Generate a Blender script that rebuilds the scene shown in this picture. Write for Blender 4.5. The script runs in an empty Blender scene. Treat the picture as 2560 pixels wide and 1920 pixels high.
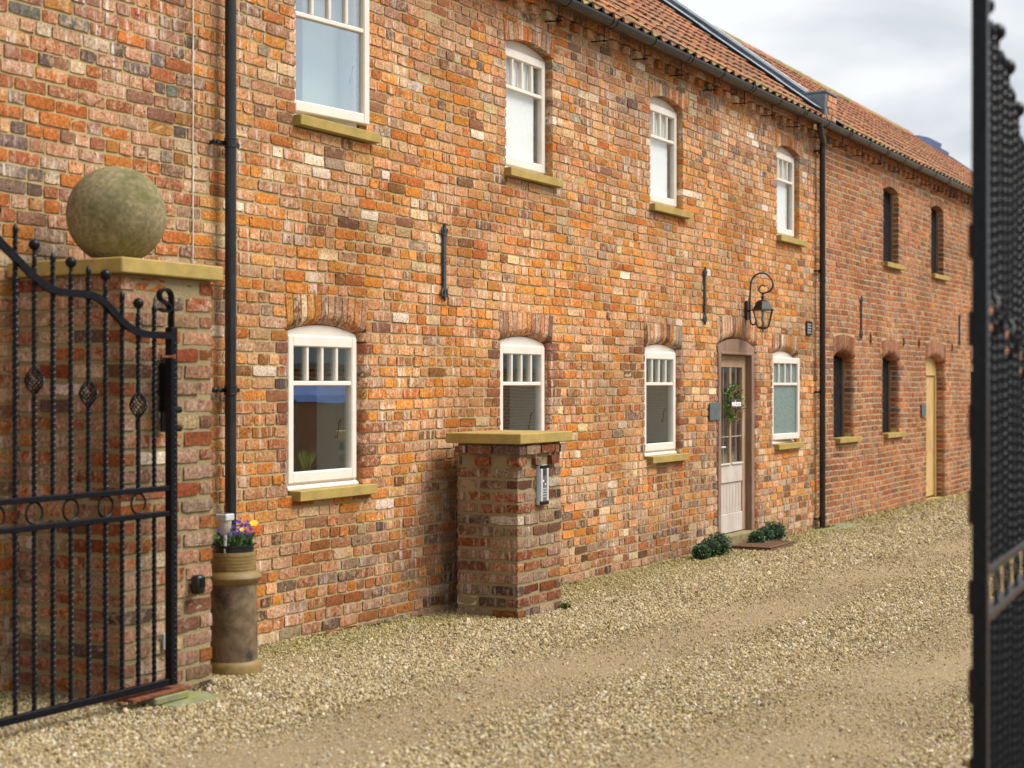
import bpy, bmesh, math, random
import numpy as np
from mathutils import Vector, Matrix, Euler

R_ = math.radians
sc = bpy.context.scene
COL = sc.collection

# ------------------------------------------------------------------ camera
CAMY, CAMZ, TH = -5.97, 1.65, R_(29.0235)
cam = bpy.data.cameras.new('camera')
cam.sensor_width = 36.0
cam.lens = 55.0
cam.shift_y = 0.0012
cam.clip_start = 0.1
cam.clip_end = 2000
camo = bpy.data.objects.new('camera', cam)
COL.objects.link(camo)
camo.location = (0, CAMY, CAMZ)
camo.rotation_euler = (R_(90), 0, TH - R_(90))
cam.dof.use_dof = True
cam.dof.focus_distance = 12.0
cam.dof.aperture_fstop = 2.4
sc.camera = camo

# ------------------------------------------------------------------ sky
SUN_EL, SUN_AZ = R_(52), R_(153)      # azimuth measured from +Y clockwise
w = bpy.data.worlds.new('World')
sc.world = w
w.use_nodes = True
nt = w.node_tree
nt.nodes.clear()
def N(t, ty, **k):
    n = t.nodes.new(ty)
    for a, b in k.items():
        setattr(n, a, b)
    return n
def lk(t, a, b):
    t.links.new(a, b)
o = N(nt, 'ShaderNodeOutputWorld')
bg = N(nt, 'ShaderNodeBackground')
bg.inputs['Strength'].default_value = 0.1
sky = N(nt, 'ShaderNodeTexSky', sky_type='NISHITA', sun_disc=False)
sky.sun_elevation = SUN_EL
sky.sun_rotation = SUN_AZ
tc = N(nt, 'ShaderNodeTexCoord')
mp = N(nt, 'ShaderNodeMapping')
mp.inputs['Scale'].default_value = (1.0, 1.0, 2.6)
mp.inputs['Location'].default_value = (1.7, 0.4, 0.3)
lk(nt, tc.outputs['Generated'], mp.inputs['Vector'])
n1 = N(nt, 'ShaderNodeTexNoise')
n1.inputs['Scale'].default_value = 3.4
n1.inputs['Detail'].default_value = 6
n1.inputs['Roughness'].default_value = 0.5
n1.inputs['Distortion'].default_value = 0.25
lk(nt, mp.outputs[0], n1.inputs['Vector'])
cr = N(nt, 'ShaderNodeValToRGB')
cr.color_ramp.elements[0].position = 0.36
cr.color_ramp.elements[0].color = (1.62, 1.76, 1.92, 1)
cr.color_ramp.elements[1].position = 0.56
cr.color_ramp.elements[1].color = (2.85, 2.89, 2.92, 1)
lk(nt, n1.outputs['Fac'], cr.inputs[0])
n2 = N(nt, 'ShaderNodeTexNoise')
n2.inputs['Scale'].default_value = 1.7
n2.inputs['Detail'].default_value = 4
lk(nt, mp.outputs[0], n2.inputs['Vector'])
cr2 = N(nt, 'ShaderNodeValToRGB')
cr2.color_ramp.elements[0].position = 0.30
cr2.color_ramp.elements[0].color = (0.80, 0.80, 0.80, 1)
cr2.color_ramp.elements[1].position = 0.45
cr2.color_ramp.elements[1].color = (0.97, 0.97, 0.97, 1)
lk(nt, n2.outputs['Fac'], cr2.inputs[0])
mx = N(nt, 'ShaderNodeMix', data_type='RGBA')
lk(nt, cr2.outputs[0], mx.inputs[0])
lk(nt, sky.outputs[0], mx.inputs[6])
lk(nt, cr.outputs[0], mx.inputs[7])
lk(nt, mx.outputs[2], bg.inputs['Color'])
lk(nt, bg.outputs[0], o.inputs[0])

# ------------------------------------------------------------------ sun (thin overcast)
sl = bpy.data.lights.new('sun', 'SUN')
sl.energy = 1.5
sl.angle = R_(36)
sl.color = (1.0, 0.955, 0.88)
so = bpy.data.objects.new('sun', sl)
COL.objects.link(so)
sdir = Vector((math.sin(SUN_AZ) * math.cos(SUN_EL), math.cos(SUN_AZ) * math.cos(SUN_EL), math.sin(SUN_EL)))
so.rotation_euler = sdir.to_track_quat('Z', 'Y').to_euler()
so.location = sdir * 60

vs = sc.view_settings
vs.view_transform = 'Standard'
vs.look = 'None'
vs.gamma = 1.0
vs.exposure = 1.78
vs.use_curve_mapping = False

# ================================================================== helpers
rng = np.random.default_rng(7)
random.seed(5)

def thing(name, label, cat, loc=(0, 0, 0), group=None):
    e = bpy.data.objects.new(name, None)
    e.empty_display_size = 0.1
    COL.objects.link(e)
    e.location = loc
    e['label'] = label
    e['category'] = cat
    if group:
        e['group'] = group
    return e

def adopt(ch, pa):
    """parent without moving: meshes are written in world coordinates"""
    ch.parent = pa
    if pa.type == 'EMPTY':
        ch.matrix_parent_inverse = Matrix.Translation(-Vector(pa.location))

def tag(ob, label, cat, group=None, kind=None):
    if label: ob['label'] = label
    if cat: ob['category'] = cat
    if group: ob['group'] = group
    if kind: ob['kind'] = kind
    return ob

class MB:
    def __init__(s):
        s.v = []; s.f = []; s.c = []
    def add(s, vs_, fs_, c=None):
        b = len(s.v)
        s.v.extend(vs_)
        s.f.extend([tuple(i + b for i in f) for f in fs_])
        if c is not None:
            s.c.extend([c] * len(vs_))
        return s
    def box(s, x0, x1, y0, y1, z0, z1, c=None):
        v = [(x0, y0, z0), (x1, y0, z0), (x1, y1, z0), (x0, y1, z0), (x0, y0, z1), (x1, y0, z1), (x1, y1, z1), (x0, y1, z1)]
        f = [(0, 3, 2, 1), (4, 5, 6, 7), (0, 1, 5, 4), (1, 2, 6, 5), (2, 3, 7, 6), (3, 0, 4, 7)]
        return s.add(v, f, c)
    def cbox(s, x0, x1, y0, y1, z0, z1, b=0.004, c=None):
        """box with chamfered edges"""
        v = []
        for ax in range(3):
            for sx in (0, 1):
                for sy in (0, 1):
                    for sz in (0, 1):
                        p = [x1 - b if sx else x0 + b, y1 - b if sy else y0 + b, z1 - b if sz else z0 + b]
                        full = (x1 if sx else x0, y1 if sy else y0, z1 if sz else z0)
                        p[ax] = full[ax]
                        v.append(tuple(p))
        def i(ax, a, bb, cc): return ax * 8 + a * 4 + bb * 2 + cc
        f = [(i(0,0,0,0), i(0,0,0,1), i(0,0,1,1), i(0,0,1,0)), (i(0,1,0,0), i(0,1,1,0), i(0,1,1,1), i(0,1,0,1)),
             (i(1,0,0,0), i(1,1,0,0), i(1,1,0,1), i(1,0,0,1)), (i(1,0,1,0), i(1,0,1,1), i(1,1,1,1), i(1,1,1,0)),
             (i(2,0,0,0), i(2,0,1,0), i(2,1,1,0), i(2,1,0,0)), (i(2,0,0,1), i(2,1,0,1), i(2,1,1,1), i(2,0,1,1))]
        for z in (0, 1):      # edges along z
            for x in (0, 1):
                for y in (0, 1):
                    pass
        for x in (0, 1):
            for y in (0, 1):
                f.append((i(0,x,y,0), i(0,x,y,1), i(1,x,y,1), i(1,x,y,0)))
        for x in (0, 1):
            for z in (0, 1):
                f.append((i(0,x,0,z), i(0,x,1,z), i(2,x,1,z), i(2,x,0,z)))
        for y in (0, 1):
            for z in (0, 1):
                f.append((i(1,0,y,z), i(1,1,y,z), i(2,1,y,z), i(2,0,y,z)))
        for x in (0, 1):
            for y in (0, 1):
                for z in (0, 1):
                    f.append((i(0,x,y,z), i(1,x,y,z), i(2,x,y,z)))
        return s.add(v, f, c)
    def tube(s, pts, r, n=8, c=None, cap=True):
        pts = [Vector(p) for p in pts]
        rr = r if isinstance(r, (list, tuple)) else [r] * len(pts)
        t0 = (pts[1] - pts[0]).normalized()
        up = Vector((0, 0, 1)) if abs(t0.z) < .9 else Vector((1, 0, 0))
        nrm = t0.cross(up).normalized()
        vv = []; m = len(pts)
        for k, p in enumerate(pts):
            t = (pts[min(k + 1, m - 1)] - pts[max(k - 1, 0)]).normalized()
            nrm = (nrm - t * nrm.dot(t)).normalized()
            bi = t.cross(nrm)
            for j in range(n):
                a = 2 * math.pi * j / n
                vv.append(tuple(p + (nrm * math.cos(a) + bi * math.sin(a)) * rr[k]))
        ff = []
        for k in range(m - 1):
            for j in range(n):
                a = k * n + j; b = k * n + (j + 1) % n
                ff.append((a, b, b + n, a + n))
        if cap:
            ff.append(tuple(range(n - 1, -1, -1)))
            ff.append(tuple(range((m - 1) * n, m * n)))
        return s.add(vv, ff, c)
    def lathe(s, prof, cx, cy, cz=0, n=24, c=None):
        vv = []
        for (r, z) in prof:
            for j in range(n):
                a = 2 * math.pi * j / n
                vv.append((cx + r * math.cos(a), cy + r * math.sin(a), cz + z))
        ff = []
        for k in range(len(prof) - 1):
            for j in range(n):
                a = k * n + j; b = k * n + (j + 1) % n
                ff.append((a, b, b + n, a + n))
        if prof[0][0] > 1e-6: ff.append(tuple(range(n - 1, -1, -1)))
        if prof[-1][0] > 1e-6: ff.append(tuple(range((len(prof) - 1) * n, len(prof) * n)))
        return s.add(vv, ff, c)
    def prism(s, poly, axis, a, b, c=None):
        """extrude 2D polygon along axis: 'x' -> poly is (y,z); 'y' -> (x,z); 'z' -> (x,y)"""
        def mk(p, t):
            return (t, p[0], p[1]) if axis == 'x' else ((p[0], t, p[1]) if axis == 'y' else (p[0], p[1], t))
        n = len(poly)
        vv = [mk(p, a) for p in poly] + [mk(p, b) for p in poly]
        ff = [tuple(range(n)), tuple(range(2 * n - 1, n - 1, -1))]
        for j in range(n):
            k = (j + 1) % n
            ff.append((j, j + n, k + n, k))
        return s.add(vv, ff, c)
    def build(s, name, mat, parent=None, smooth=None, fn=None, fix=True):
        me = bpy.data.meshes.new(name)
        v = [fn(p) for p in s.v] if fn else s.v
        me.from_pydata(v, [], s.f)
        if s.c and len(s.c) == len(s.v):
            at = me.attributes.new('tint', 'FLOAT_COLOR', 'POINT')
            at.data.foreach_set('color', np.array(s.c, dtype=np.float32).ravel())
        if fix:
            bm = bmesh.new(); bm.from_mesh(me)
            bmesh.ops.recalc_face_normals(bm, faces=bm.faces)
            bm.to_mesh(me); bm.free()
        if smooth is not None:
            me.shade_smooth()
            me.set_sharp_from_angle(angle=R_(smooth))
        me.materials.append(mat)
        ob = bpy.data.objects.new(name, me)
        COL.objects.link(ob)
        if parent: adopt(ob, parent)
        return ob

def arc(cx, cz, r, a0, a1, n):
    return [(cx + r * math.cos(a0 + (a1 - a0) * k / n), cz + r * math.sin(a0 + (a1 - a0) * k / n)) for k in range(n + 1)]

# ------------------------------------------------------------------ materials
def newmat(name):
    m = bpy.data.materials.new(name)
    m.use_nodes = True
    t = m.node_tree
    b = t.nodes['Principled BSDF']
    return m, t, b
def noise(t, vec, scale, detail=4, rough=.55, dist=0):
    n = N(t, 'ShaderNodeTexNoise')
    n.inputs['Scale'].default_value = scale
    n.inputs['Detail'].default_value = detail
    n.inputs['Roughness'].default_value = rough
    n.inputs['Distortion'].default_value = dist
    if vec is not None: lk(t, vec, n.inputs['Vector'])
    return n.outputs['Fac']
def mapr(t, val, a, b, c=0., d=1.):
    n = N(t, 'ShaderNodeMapRange', interpolation_type='SMOOTHSTEP')
    lk(t, val, n.inputs[0])
    for i, x in enumerate((a, b, c, d)): n.inputs[i + 1].default_value = x
    return n.outputs[0]
def mixc(t, fac, a, b, mode='MIX'):
    n = N(t, 'ShaderNodeMix', data_type='RGBA', blend_type=mode)
    for sock, val in ((0, fac), (6, a), (7, b)):
        if isinstance(val, (int, float)): n.inputs[sock].default_value = val
        elif isinstance(val, tuple): n.inputs[sock].default_value = (*val[:3], 1)
        else: lk(t, val, n.inputs[sock])
    return n.outputs[2]
def math_(t, op, a, b=None):
    n = N(t, 'ShaderNodeMath', operation=op)
    for i, x in enumerate((a, b)):
        if x is None: continue
        if isinstance(x, (int, float)): n.inputs[i].default_value = x
        else: lk(t, x, n.inputs[i])
    return n.outputs[0]
def scaled(t, vec, s):
    n = N(t, 'ShaderNodeMapping')
    n.inputs['Scale'].default_value = s
    lk(t, vec, n.inputs['Vector'])
    return n.outputs[0]
def bump(t, b, h, strength, dist):
    n = N(t, 'ShaderNodeBump')
    n.inputs['Strength'].default_value = strength
    n.inputs['Distance'].default_value = dist
    lk(t, h, n.inputs['Height'])
    lk(t, n.outputs[0], b.inputs['Normal'])

def brick_mat(name, skin, bloom=.5, dark=.55):
    m, t, b = newmat(name)
    g = N(t, 'ShaderNodeNewGeometry').outputs['Position']
    at = N(t, 'ShaderNodeAttribute', attribute_name='tint')
    tint, seed = at.outputs['Color'], at.outputs['Alpha']
    blot = noise(t, g, 21, 5, .66, .5)
    fine = noise(t, g, 55, 5, .7)
    pit = noise(t, g, 34, 3, .6, .6)
    streak = noise(t, scaled(t, g, (26, 26, 3.2)), 1.0, 3, .6)
    big = noise(t, g, .9, 3, .5)
    ms = mapr(t, math_(t, 'ADD', blot, math_(t, 'MULTIPLY', math_(t, 'SUBTRACT', seed, .5), .34)), .46, .58)
    c = mixc(t, math_(t, 'MULTIPLY', ms, .62), tint, mixc(t, .70, tint, skin))
    c = mixc(t, mapr(t, fine, .30, .75), mixc(t, 1.0, c, (.50, .45, .40), 'MULTIPLY'), mixc(t, 1.0, c, (1.28, 1.27, 1.24), 'MULTIPLY'))
    wb = math_(t, 'MULTIPLY', mapr(t, streak, .52, .72), mapr(t, math_(t, 'ADD', big, math_(t, 'MULTIPLY', seed, .22)), .47, .66))
    c = mixc(t, math_(t, 'MULTIPLY', wb, bloom), c, (.66, .60, .55))
    st2 = mapr(t, noise(t, scaled(t, g, (48, 48, 26)), 1.0, 4, .65, .8), .55, .66)
    c = mixc(t, math_(t, 'MULTIPLY', math_(t, 'MULTIPLY', st2, mapr(t, math_(t, 'ADD', blot, math_(t, 'MULTIPLY', seed, .25)), .52, .70)), bloom * .55), c, (.72, .61, .51))
    soot = noise(t, g, .75, 5, .62, .4)
    c = mixc(t, mapr(t, soot, .34, .62), mixc(t, 1.0, c, (.72, .69, .66), 'MULTIPLY'), mixc(t, 1.0, c, (1.15, 1.15, 1.13), 'MULTIPLY'))
    dk = mapr(t, pit, .63, .69)
    c = mixc(t, math_(t, 'MULTIPLY', dk, dark), c, (.055, .03, .02))
    lk(t, c, b.inputs['Base Color'])
    b.inputs['Roughness'].default_value = .92
    b.inputs['Specular IOR Level'].default_value = .25
    h = math_(t, 'SUBTRACT', math_(t, 'ADD', math_(t, 'MULTIPLY', blot, .9), math_(t, 'MULTIPLY', fine, .55)), math_(t, 'MULTIPLY', dk, .6))
    bump(t, b, h, .7, .006)
    return m
def mortar_mat(name, ca, cb, cc):
    m, t, b = newmat(name)
    g = N(t, 'ShaderNodeNewGeometry').outputs['Position']
    a = noise(t, g, 3.5, 5, .6)
    f = noise(t, g, 110, 3, .6)
    c = mixc(t, mapr(t, a, .36, .64), ca, cb)
    c = mixc(t, mapr(t, f, .35, .7), c, mixc(t, .5, c, cc))
    lk(t, c, b.inputs['Base Color'])
    b.inputs['Roughness'].default_value = .95
    bump(t, b, math_(t, 'ADD', f, math_(t, 'MULTIPLY', noise(t, g, 25, 3), .8)), .8, .006)
    return m
def plain(name, col, rough=.6, metal=0., var=.15, scale=20, bumpd=.0, spec=.5, dirt=None, dirt_amt=.5, dscale=4):
    m, t, b = newmat(name)
    g = N(t, 'ShaderNodeNewGeometry').outputs['Position']
    f = noise(t, g, scale, 5, .6)
    c = mixc(t, mapr(t, f, .3, .7), tuple(x * (1 - var) for x in col), tuple(min(1, x * (1 + var)) for x in col))
    if dirt:
        c = mixc(t, math_(t, 'MULTIPLY', mapr(t, noise(t, g, dscale, 5, .65, .3), .48, .68), dirt_amt), c, dirt)
    lk(t, c, b.inputs['Base Color'])
    b.inputs['Roughness'].default_value = rough
    b.inputs['Metallic'].default_value = metal
    b.inputs['Specular IOR Level'].default_value = spec
    if bumpd: bump(t, b, noise(t, g, scale * 3, 4, .65), .6, bumpd)
    return m
def tint_mat(name, rough=.9, bumpd=.003, scale=30, var=.2, dirt=None, damt=.5, spec=.3):
    m, t, b = newmat(name)
    g = N(t, 'ShaderNodeNewGeometry').outputs['Position']
    at = N(t, 'ShaderNodeAttribute', attribute_name='tint')
    f = noise(t, g, scale, 5, .62)
    c = mixc(t, mapr(t, f, .3, .72), mixc(t, 1., at.outputs['Color'], (1 - var,) * 3, 'MULTIPLY'), mixc(t, 1., at.outputs['Color'], (1 + var,) * 3, 'MULTIPLY'))
    if dirt:
        c = mixc(t, math_(t, 'MULTIPLY', mapr(t, noise(t, g, 7, 5, .6), .5, .68), damt), c, dirt)
    lk(t, c, b.inputs['Base Color'])
    b.inputs['Roughness'].default_value = rough
    b.inputs['Specular IOR Level'].default_value = spec
    if bumpd: bump(t, b, f, .6, bumpd)
    return m
def wood_mat(name, ca, cb, cc, rough=.75, axis=(22, 22, 1.6), patch=None):
    m, t, b = newmat(name)
    g = N(t, 'ShaderNodeNewGeometry').outputs['Position']
    gr = noise(t, scaled(t, g, axis), 1.6, 6, .65, .5)
    c = mixc(t, mapr(t, gr, .3, .7), ca, cb)
    c = mixc(t, mapr(t, noise(t, g, 3, 4, .6), .45, .68), c, mixc(t, .6, c, cc))
    lk(t, c, b.inputs['Base Color'])
    b.inputs['Roughness'].default_value = rough
    bump(t, b, gr, .35, .003)
    return m
def glass_mat(name, ior, tint=(.86, .92, .90)):
    m = bpy.data.materials.new(name); m.use_nodes = True
    t = m.node_tree; t.nodes.clear()
    o = N(t, 'ShaderNodeOutputMaterial')
    tr = N(t, 'ShaderNodeBsdfTransparent'); tr.inputs[0].default_value = (*tint, 1)
    gl = N(t, 'ShaderNodeBsdfGlossy'); gl.inputs['Roughness'].default_value = 0.0
    gl.inputs['Color'].default_value = (.96, .985, 1, 1)
    lw_ = N(t, 'ShaderNodeLayerWeight'); lw_.inputs[0].default_value = .5
    p5 = math_(t, 'POWER', lw_.outputs['Facing'], 5.0)
    fac = math_(t, 'ADD', math_(t, 'MULTIPLY', p5, 1 - ior), ior)
    g = N(t, 'ShaderNodeNewGeometry').outputs['Position']
    bp = N(t, 'ShaderNodeBump'); bp.inputs['Strength'].default_value = .05; bp.inputs['Distance'].default_value = .02
    lk(t, noise(t, g, 2.2, 1, .4), bp.inputs['Height'])
    lk(t, bp.outputs[0], gl.inputs['Normal'])
    mx_ = N(t, 'ShaderNodeMixShader')
    lk(t, fac, mx_.inputs[0]); lk(t, tr.outputs[0], mx_.inputs[1]); lk(t, gl.outputs[0], mx_.inputs[2])
    lk(t, mx_.outputs[0], o.inputs[0])
    return m

M = {}
M['brick'] = brick_mat('old_orange_brick', (.66, .44, .28), .85, .85)
M['brick2'] = brick_mat('red_brown_brick', (.40, .26, .19), .35, .4)
M['brickp'] = brick_mat('reclaimed_pillar_brick', (.50, .38, .28), .5, .8)
M['mortar'] = mortar_mat('tan_lime_mortar', (.42, .31, .145), (.33, .245, .11), (.51, .40, .23))
M['mortar2'] = mortar_mat('cream_mortar', (.50, .355, .18), (.42, .30, .15), (.58, .45, .27))
M['mortarp'] = mortar_mat('pale_sandy_mortar', (.27, .21, .10), (.21, .16, .076), (.34, .28, .16))
M['stone'] = plain('yellow_cast_stone', (.37, .265, .085), .9, var=.14, scale=9, bumpd=.0015, spec=.2, dirt=(.24, .21, .07), dirt_amt=.4)
M['ball'] = plain('weathered_concrete', (.225, .19, .105), .95, var=.30, scale=45, bumpd=.003, spec=.15, dirt=(.10, .098, .034), dirt_amt=.8, dscale=4.5)
M['white'] = plain('cream_white_paint', (.72, .665, .59), .45, var=.05, scale=8, spec=.4, dirt=(.60, .54, .46), dirt_amt=.25)
M['iron'] = plain('black_gloss_iron', (.005, .006, .009), .34, var=.5, scale=60, bumpd=.0004, spec=.19)
M['pipe'] = plain('black_painted_cast_iron', (.010, .011, .013), .36, var=.25, scale=14, spec=.5, dirt=(.05, .05, .05), dirt_amt=.3)
M['ironblue'] = plain('dark_grey_forged_iron', (.035, .045, .055), .6, var=.3, scale=50, bumpd=.001)
M['rust'] = plain('rusty_steel', (.15, .045, .015), .9, var=.4, scale=40, bumpd=.001)
M['glass'] = glass_mat('window_glass', .27)
M['glass_sky'] = glass_mat('coated_window_glass', .36)
M['glass_clear'] = glass_mat('clear_window_glass', .06, (.97, .98, .98))
M['glass_lo'] = glass_mat('lantern_glass', .05, (.95, .96, .94))
M['room'] = plain('interior_plaster', (.42, .40, .37), .9, var=.05)
M['reveal'] = plain('interior_white_reveal', (.80, .80, .78), .7, var=.03)
M['lead'] = plain('lead_sheet', (.13, .15, .175), .5, metal=.1, var=.3, scale=6, bumpd=.002, dirt=(.22, .25, .29), dirt_amt=.6)
M['leadl'] = plain('pale_lead_flashing', (.24, .29, .35), .5, metal=.2, var=.2, scale=7, bumpd=.002, dirt=(.35, .38, .42), dirt_amt=.5)
M['capl'] = plain('pale_metal_capping', (.55, .57, .60), .5, metal=.2, var=.12)
M['tile'] = tint_mat('clay_pantile', .9, .003, 26, .22, dirt=(.12, .09, .06), damt=.35)
M['oak'] = wood_mat('brown_oak', (.18, .10, .06), (.26, .155, .10), (.30, .21, .15))
M['oakg'] = wood_mat('silvered_oak', (.46, .40, .35), (.58, .53, .48), (.44, .36, .29))
M['oaktan'] = wood_mat('tan_oak', (.33, .20, .115), (.43, .28, .17), (.50, .40, .30))
M['pine'] = wood_mat('new_pine', (.50, .32, .12), (.62, .43, .19), (.45, .26, .09), .7)
M['board'] = plain('black_membrane_board', (.013, .013, .014), .9, var=.4, scale=18, bumpd=.003, spec=.1)
M['slate'] = plain('grey_slate', (.085, .105, .115), .7, var=.2, scale=25, bumpd=.001)
M['step'] = plain('worn_mossy_step', (.22, .18, .085), .95, var=.25, scale=9, bumpd=.002, dirt=(.10, .10, .03), dirt_amt=.8)
M['cable'] = plain('pale_sealant', (.62, .56, .50), .8, var=.2, scale=30)
M['greyplate2'] = plain('grey_vent_slat', (.22, .22, .22), .5, var=.1)
M['moss'] = plain('mossy_flagstone', (.19, .195, .11), .95, var=.25, scale=12, bumpd=.002, dirt=(.22, .24, .03), dirt_amt=.8)

# ------------------------------------------------------------------ ground height
GX = [-200, 2, 5, 6.3, 6.9, 7.6, 9.6, 13.1, 17.3, 19, 24, 27, 60, 400]
GZ = [.25, .15, .13, .105, .07, .055, .0, -.036, -.08, -.095, -.10, -.16, -.3, -1]
def gz(x): return float(np.interp(x, GX, GZ))

# ------------------------------------------------------------------ brick pieces
_fcache = {}
def _faces(nu, nv):
    k = (nu, nv)
    if k in _fcache: return _fcache[k]
    f = []
    for j in range(nv - 1):
        for i in range(nu - 1):
            a = j * nu + i
            f.append((a, a + 1, a + nu + 1, a + nu))
    per = [i for i in range(nu)] + [j * nu + nu - 1 for j in range(1, nv)] + [(nv - 1) * nu + i for i in range(nu - 2, -1, -1)] + [j * nu for j in range(nv - 2, 0, -1)]
    base = nu * nv
    n = len(per)
    for i in range(n):
        k2 = (i + 1) % n
        f.append((per[k2], per[i], base + i, base + k2))
    _fcache[k] = (f, per)
    return _fcache[k]

def brick_piece(ua, ub, va, vb, depth, rl=0., rr=0., rough=1., lod=2, proud=0.):
    """local (u along wall, w outwards = negative, v up). Returns verts, faces"""
    L = ub - ua
    if lod == 0:
        us = [ua, ub]; vsn = [va, vb]
    else:
        n = max(2, int(round(L / .055)))
        us = list(np.linspace(ua, ub, n + 1))
        if rl:
            us = [ua, ua + .004, ua + .014, ua + .03, ua + rl] + [u for u in us if u > ua + rl + .015]
        if rr:
            us = [u for u in us if u < ub - rr - .015] + [ub - rr, ub - .03, ub - .014, ub - .004, ub]
        vsn = [va, (va + vb) / 2, vb] if lod < 2 else [va, va + (vb - va) * .3, va + (vb - va) * .7, vb]
    nu, nv = len(us), len(vsn)
    f, per = _faces(nu, nv)
    U, V = np.meshgrid(us, vsn)
    W = np.full(U.shape, -proud)
    if lod:
        j = .0014 * rough
        eu = np.zeros_like(U); eu[:, 0] = 1; eu[:, -1] = 1
        ev = np.zeros_like(U); ev[0] = 1; ev[-1] = 1
        dU = rng.normal(0, j, U.shape); dV = rng.normal(0, j, U.shape)
        if rl: dU[:, :5] = 0
        if rr: dU[:, -5:] = 0
        U = U + dU; V = V + dV
        cor = eu * ev
        # worn corners pulled in
        U = U + cor * np.where(U < (ua + ub) / 2, 1, -1) * rng.uniform(0, .003, U.shape) * (0 if (rl or rr) else 1)
        V = V + cor * np.where(V < (va + vb) / 2, 1, -1) * rng.uniform(0, .004, U.shape)
        W = W + rng.normal(0, .0009 * rough, U.shape) + rng.normal(0, .0012 * rough)
        W = W + np.clip(eu + ev, 0, 1) * rng.uniform(.0005, .003 * rough, U.shape)
        if rough > .7 and rng.random() < .12:    # spalled face
            W[1:-1, 1:-1] += rng.uniform(.002, .006)
        if rl:
            d = np.clip(U - ua, 0, rl); W = W + rl - np.sqrt(np.maximum(rl * rl - (rl - d) ** 2, 0))
        if rr:
            d = np.clip(ub - U, 0, rr); W = W + rr - np.sqrt(np.maximum(rr * rr - (rr - d) ** 2, 0))
    fr = np.stack([U.ravel(), W.ravel(), V.ravel()], 1)
    bk = fr[per].copy(); bk[:, 1] = depth
    return np.concatenate([fr, bk]), f

def pick(pal):
    ws = np.array([p[1] for p in pal], float)
    return np.array(pal[rng.choice(len(pal), p=ws / ws.sum())][0])
def jcol(c, s=.12):
    c = np.array(c) * (1 + rng.normal(0, s)) * (1 + rng.normal(0, .04, 3))
    return (*np.clip(c, .01, .9), rng.random())

PAL_MID = [((.55, .190, .028), 28), ((.58, .245, .050), 20), ((.44, .125, .027), 10), ((.54, .265, .110), 18), ((.43, .27, .165), 6), ((.19, .105, .075), 5), ((.20, .083, .028), 6), ((.64, .48, .29), 7), ((.78, .73, .63), 1.8), ((.26, .235, .205), 1.4)]
PAL_TOP = [((.41, .170, .075), 20), ((.47, .155, .038), 14), ((.43, .23, .13), 17), ((.32, .17, .105), 12), ((.18, .10, .08), 9), ((.52, .205, .042), 12), ((.57, .43, .28), 5), ((.76, .71, .62), 1.4), ((.23, .21, .19), 2)]
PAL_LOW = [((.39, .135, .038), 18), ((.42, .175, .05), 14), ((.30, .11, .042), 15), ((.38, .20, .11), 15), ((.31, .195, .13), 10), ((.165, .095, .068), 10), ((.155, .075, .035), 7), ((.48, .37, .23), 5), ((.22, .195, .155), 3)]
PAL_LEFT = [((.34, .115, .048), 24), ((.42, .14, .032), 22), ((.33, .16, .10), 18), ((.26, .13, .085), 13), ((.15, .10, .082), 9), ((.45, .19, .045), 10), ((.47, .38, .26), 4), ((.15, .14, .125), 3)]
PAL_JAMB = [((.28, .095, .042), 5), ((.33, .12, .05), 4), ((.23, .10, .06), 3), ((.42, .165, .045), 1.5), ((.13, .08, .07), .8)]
PAL_B = [((.42, .145, .050), 30), ((.47, .185, .068), 24), ((.34, .12, .05), 18), ((.24, .12, .08), 9), ((.50, .23, .095), 8), ((.33, .22, .15), 3)]
PAL_P = [((.25, .066, .022), 20), ((.29, .095, .035), 18), ((.20, .09, .054), 16), ((.28, .165, .10), 15), ((.115, .07, .055), 8), ((.40, .30, .17), 5), ((.60, .53, .42), 3), ((.35, .12, .027), 10)]

def wav(x, z): return .004 * math.sin(x * 1.7 + z * 2.3) + .003 * math.sin(x * 4.1 - z * 1.1)

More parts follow.
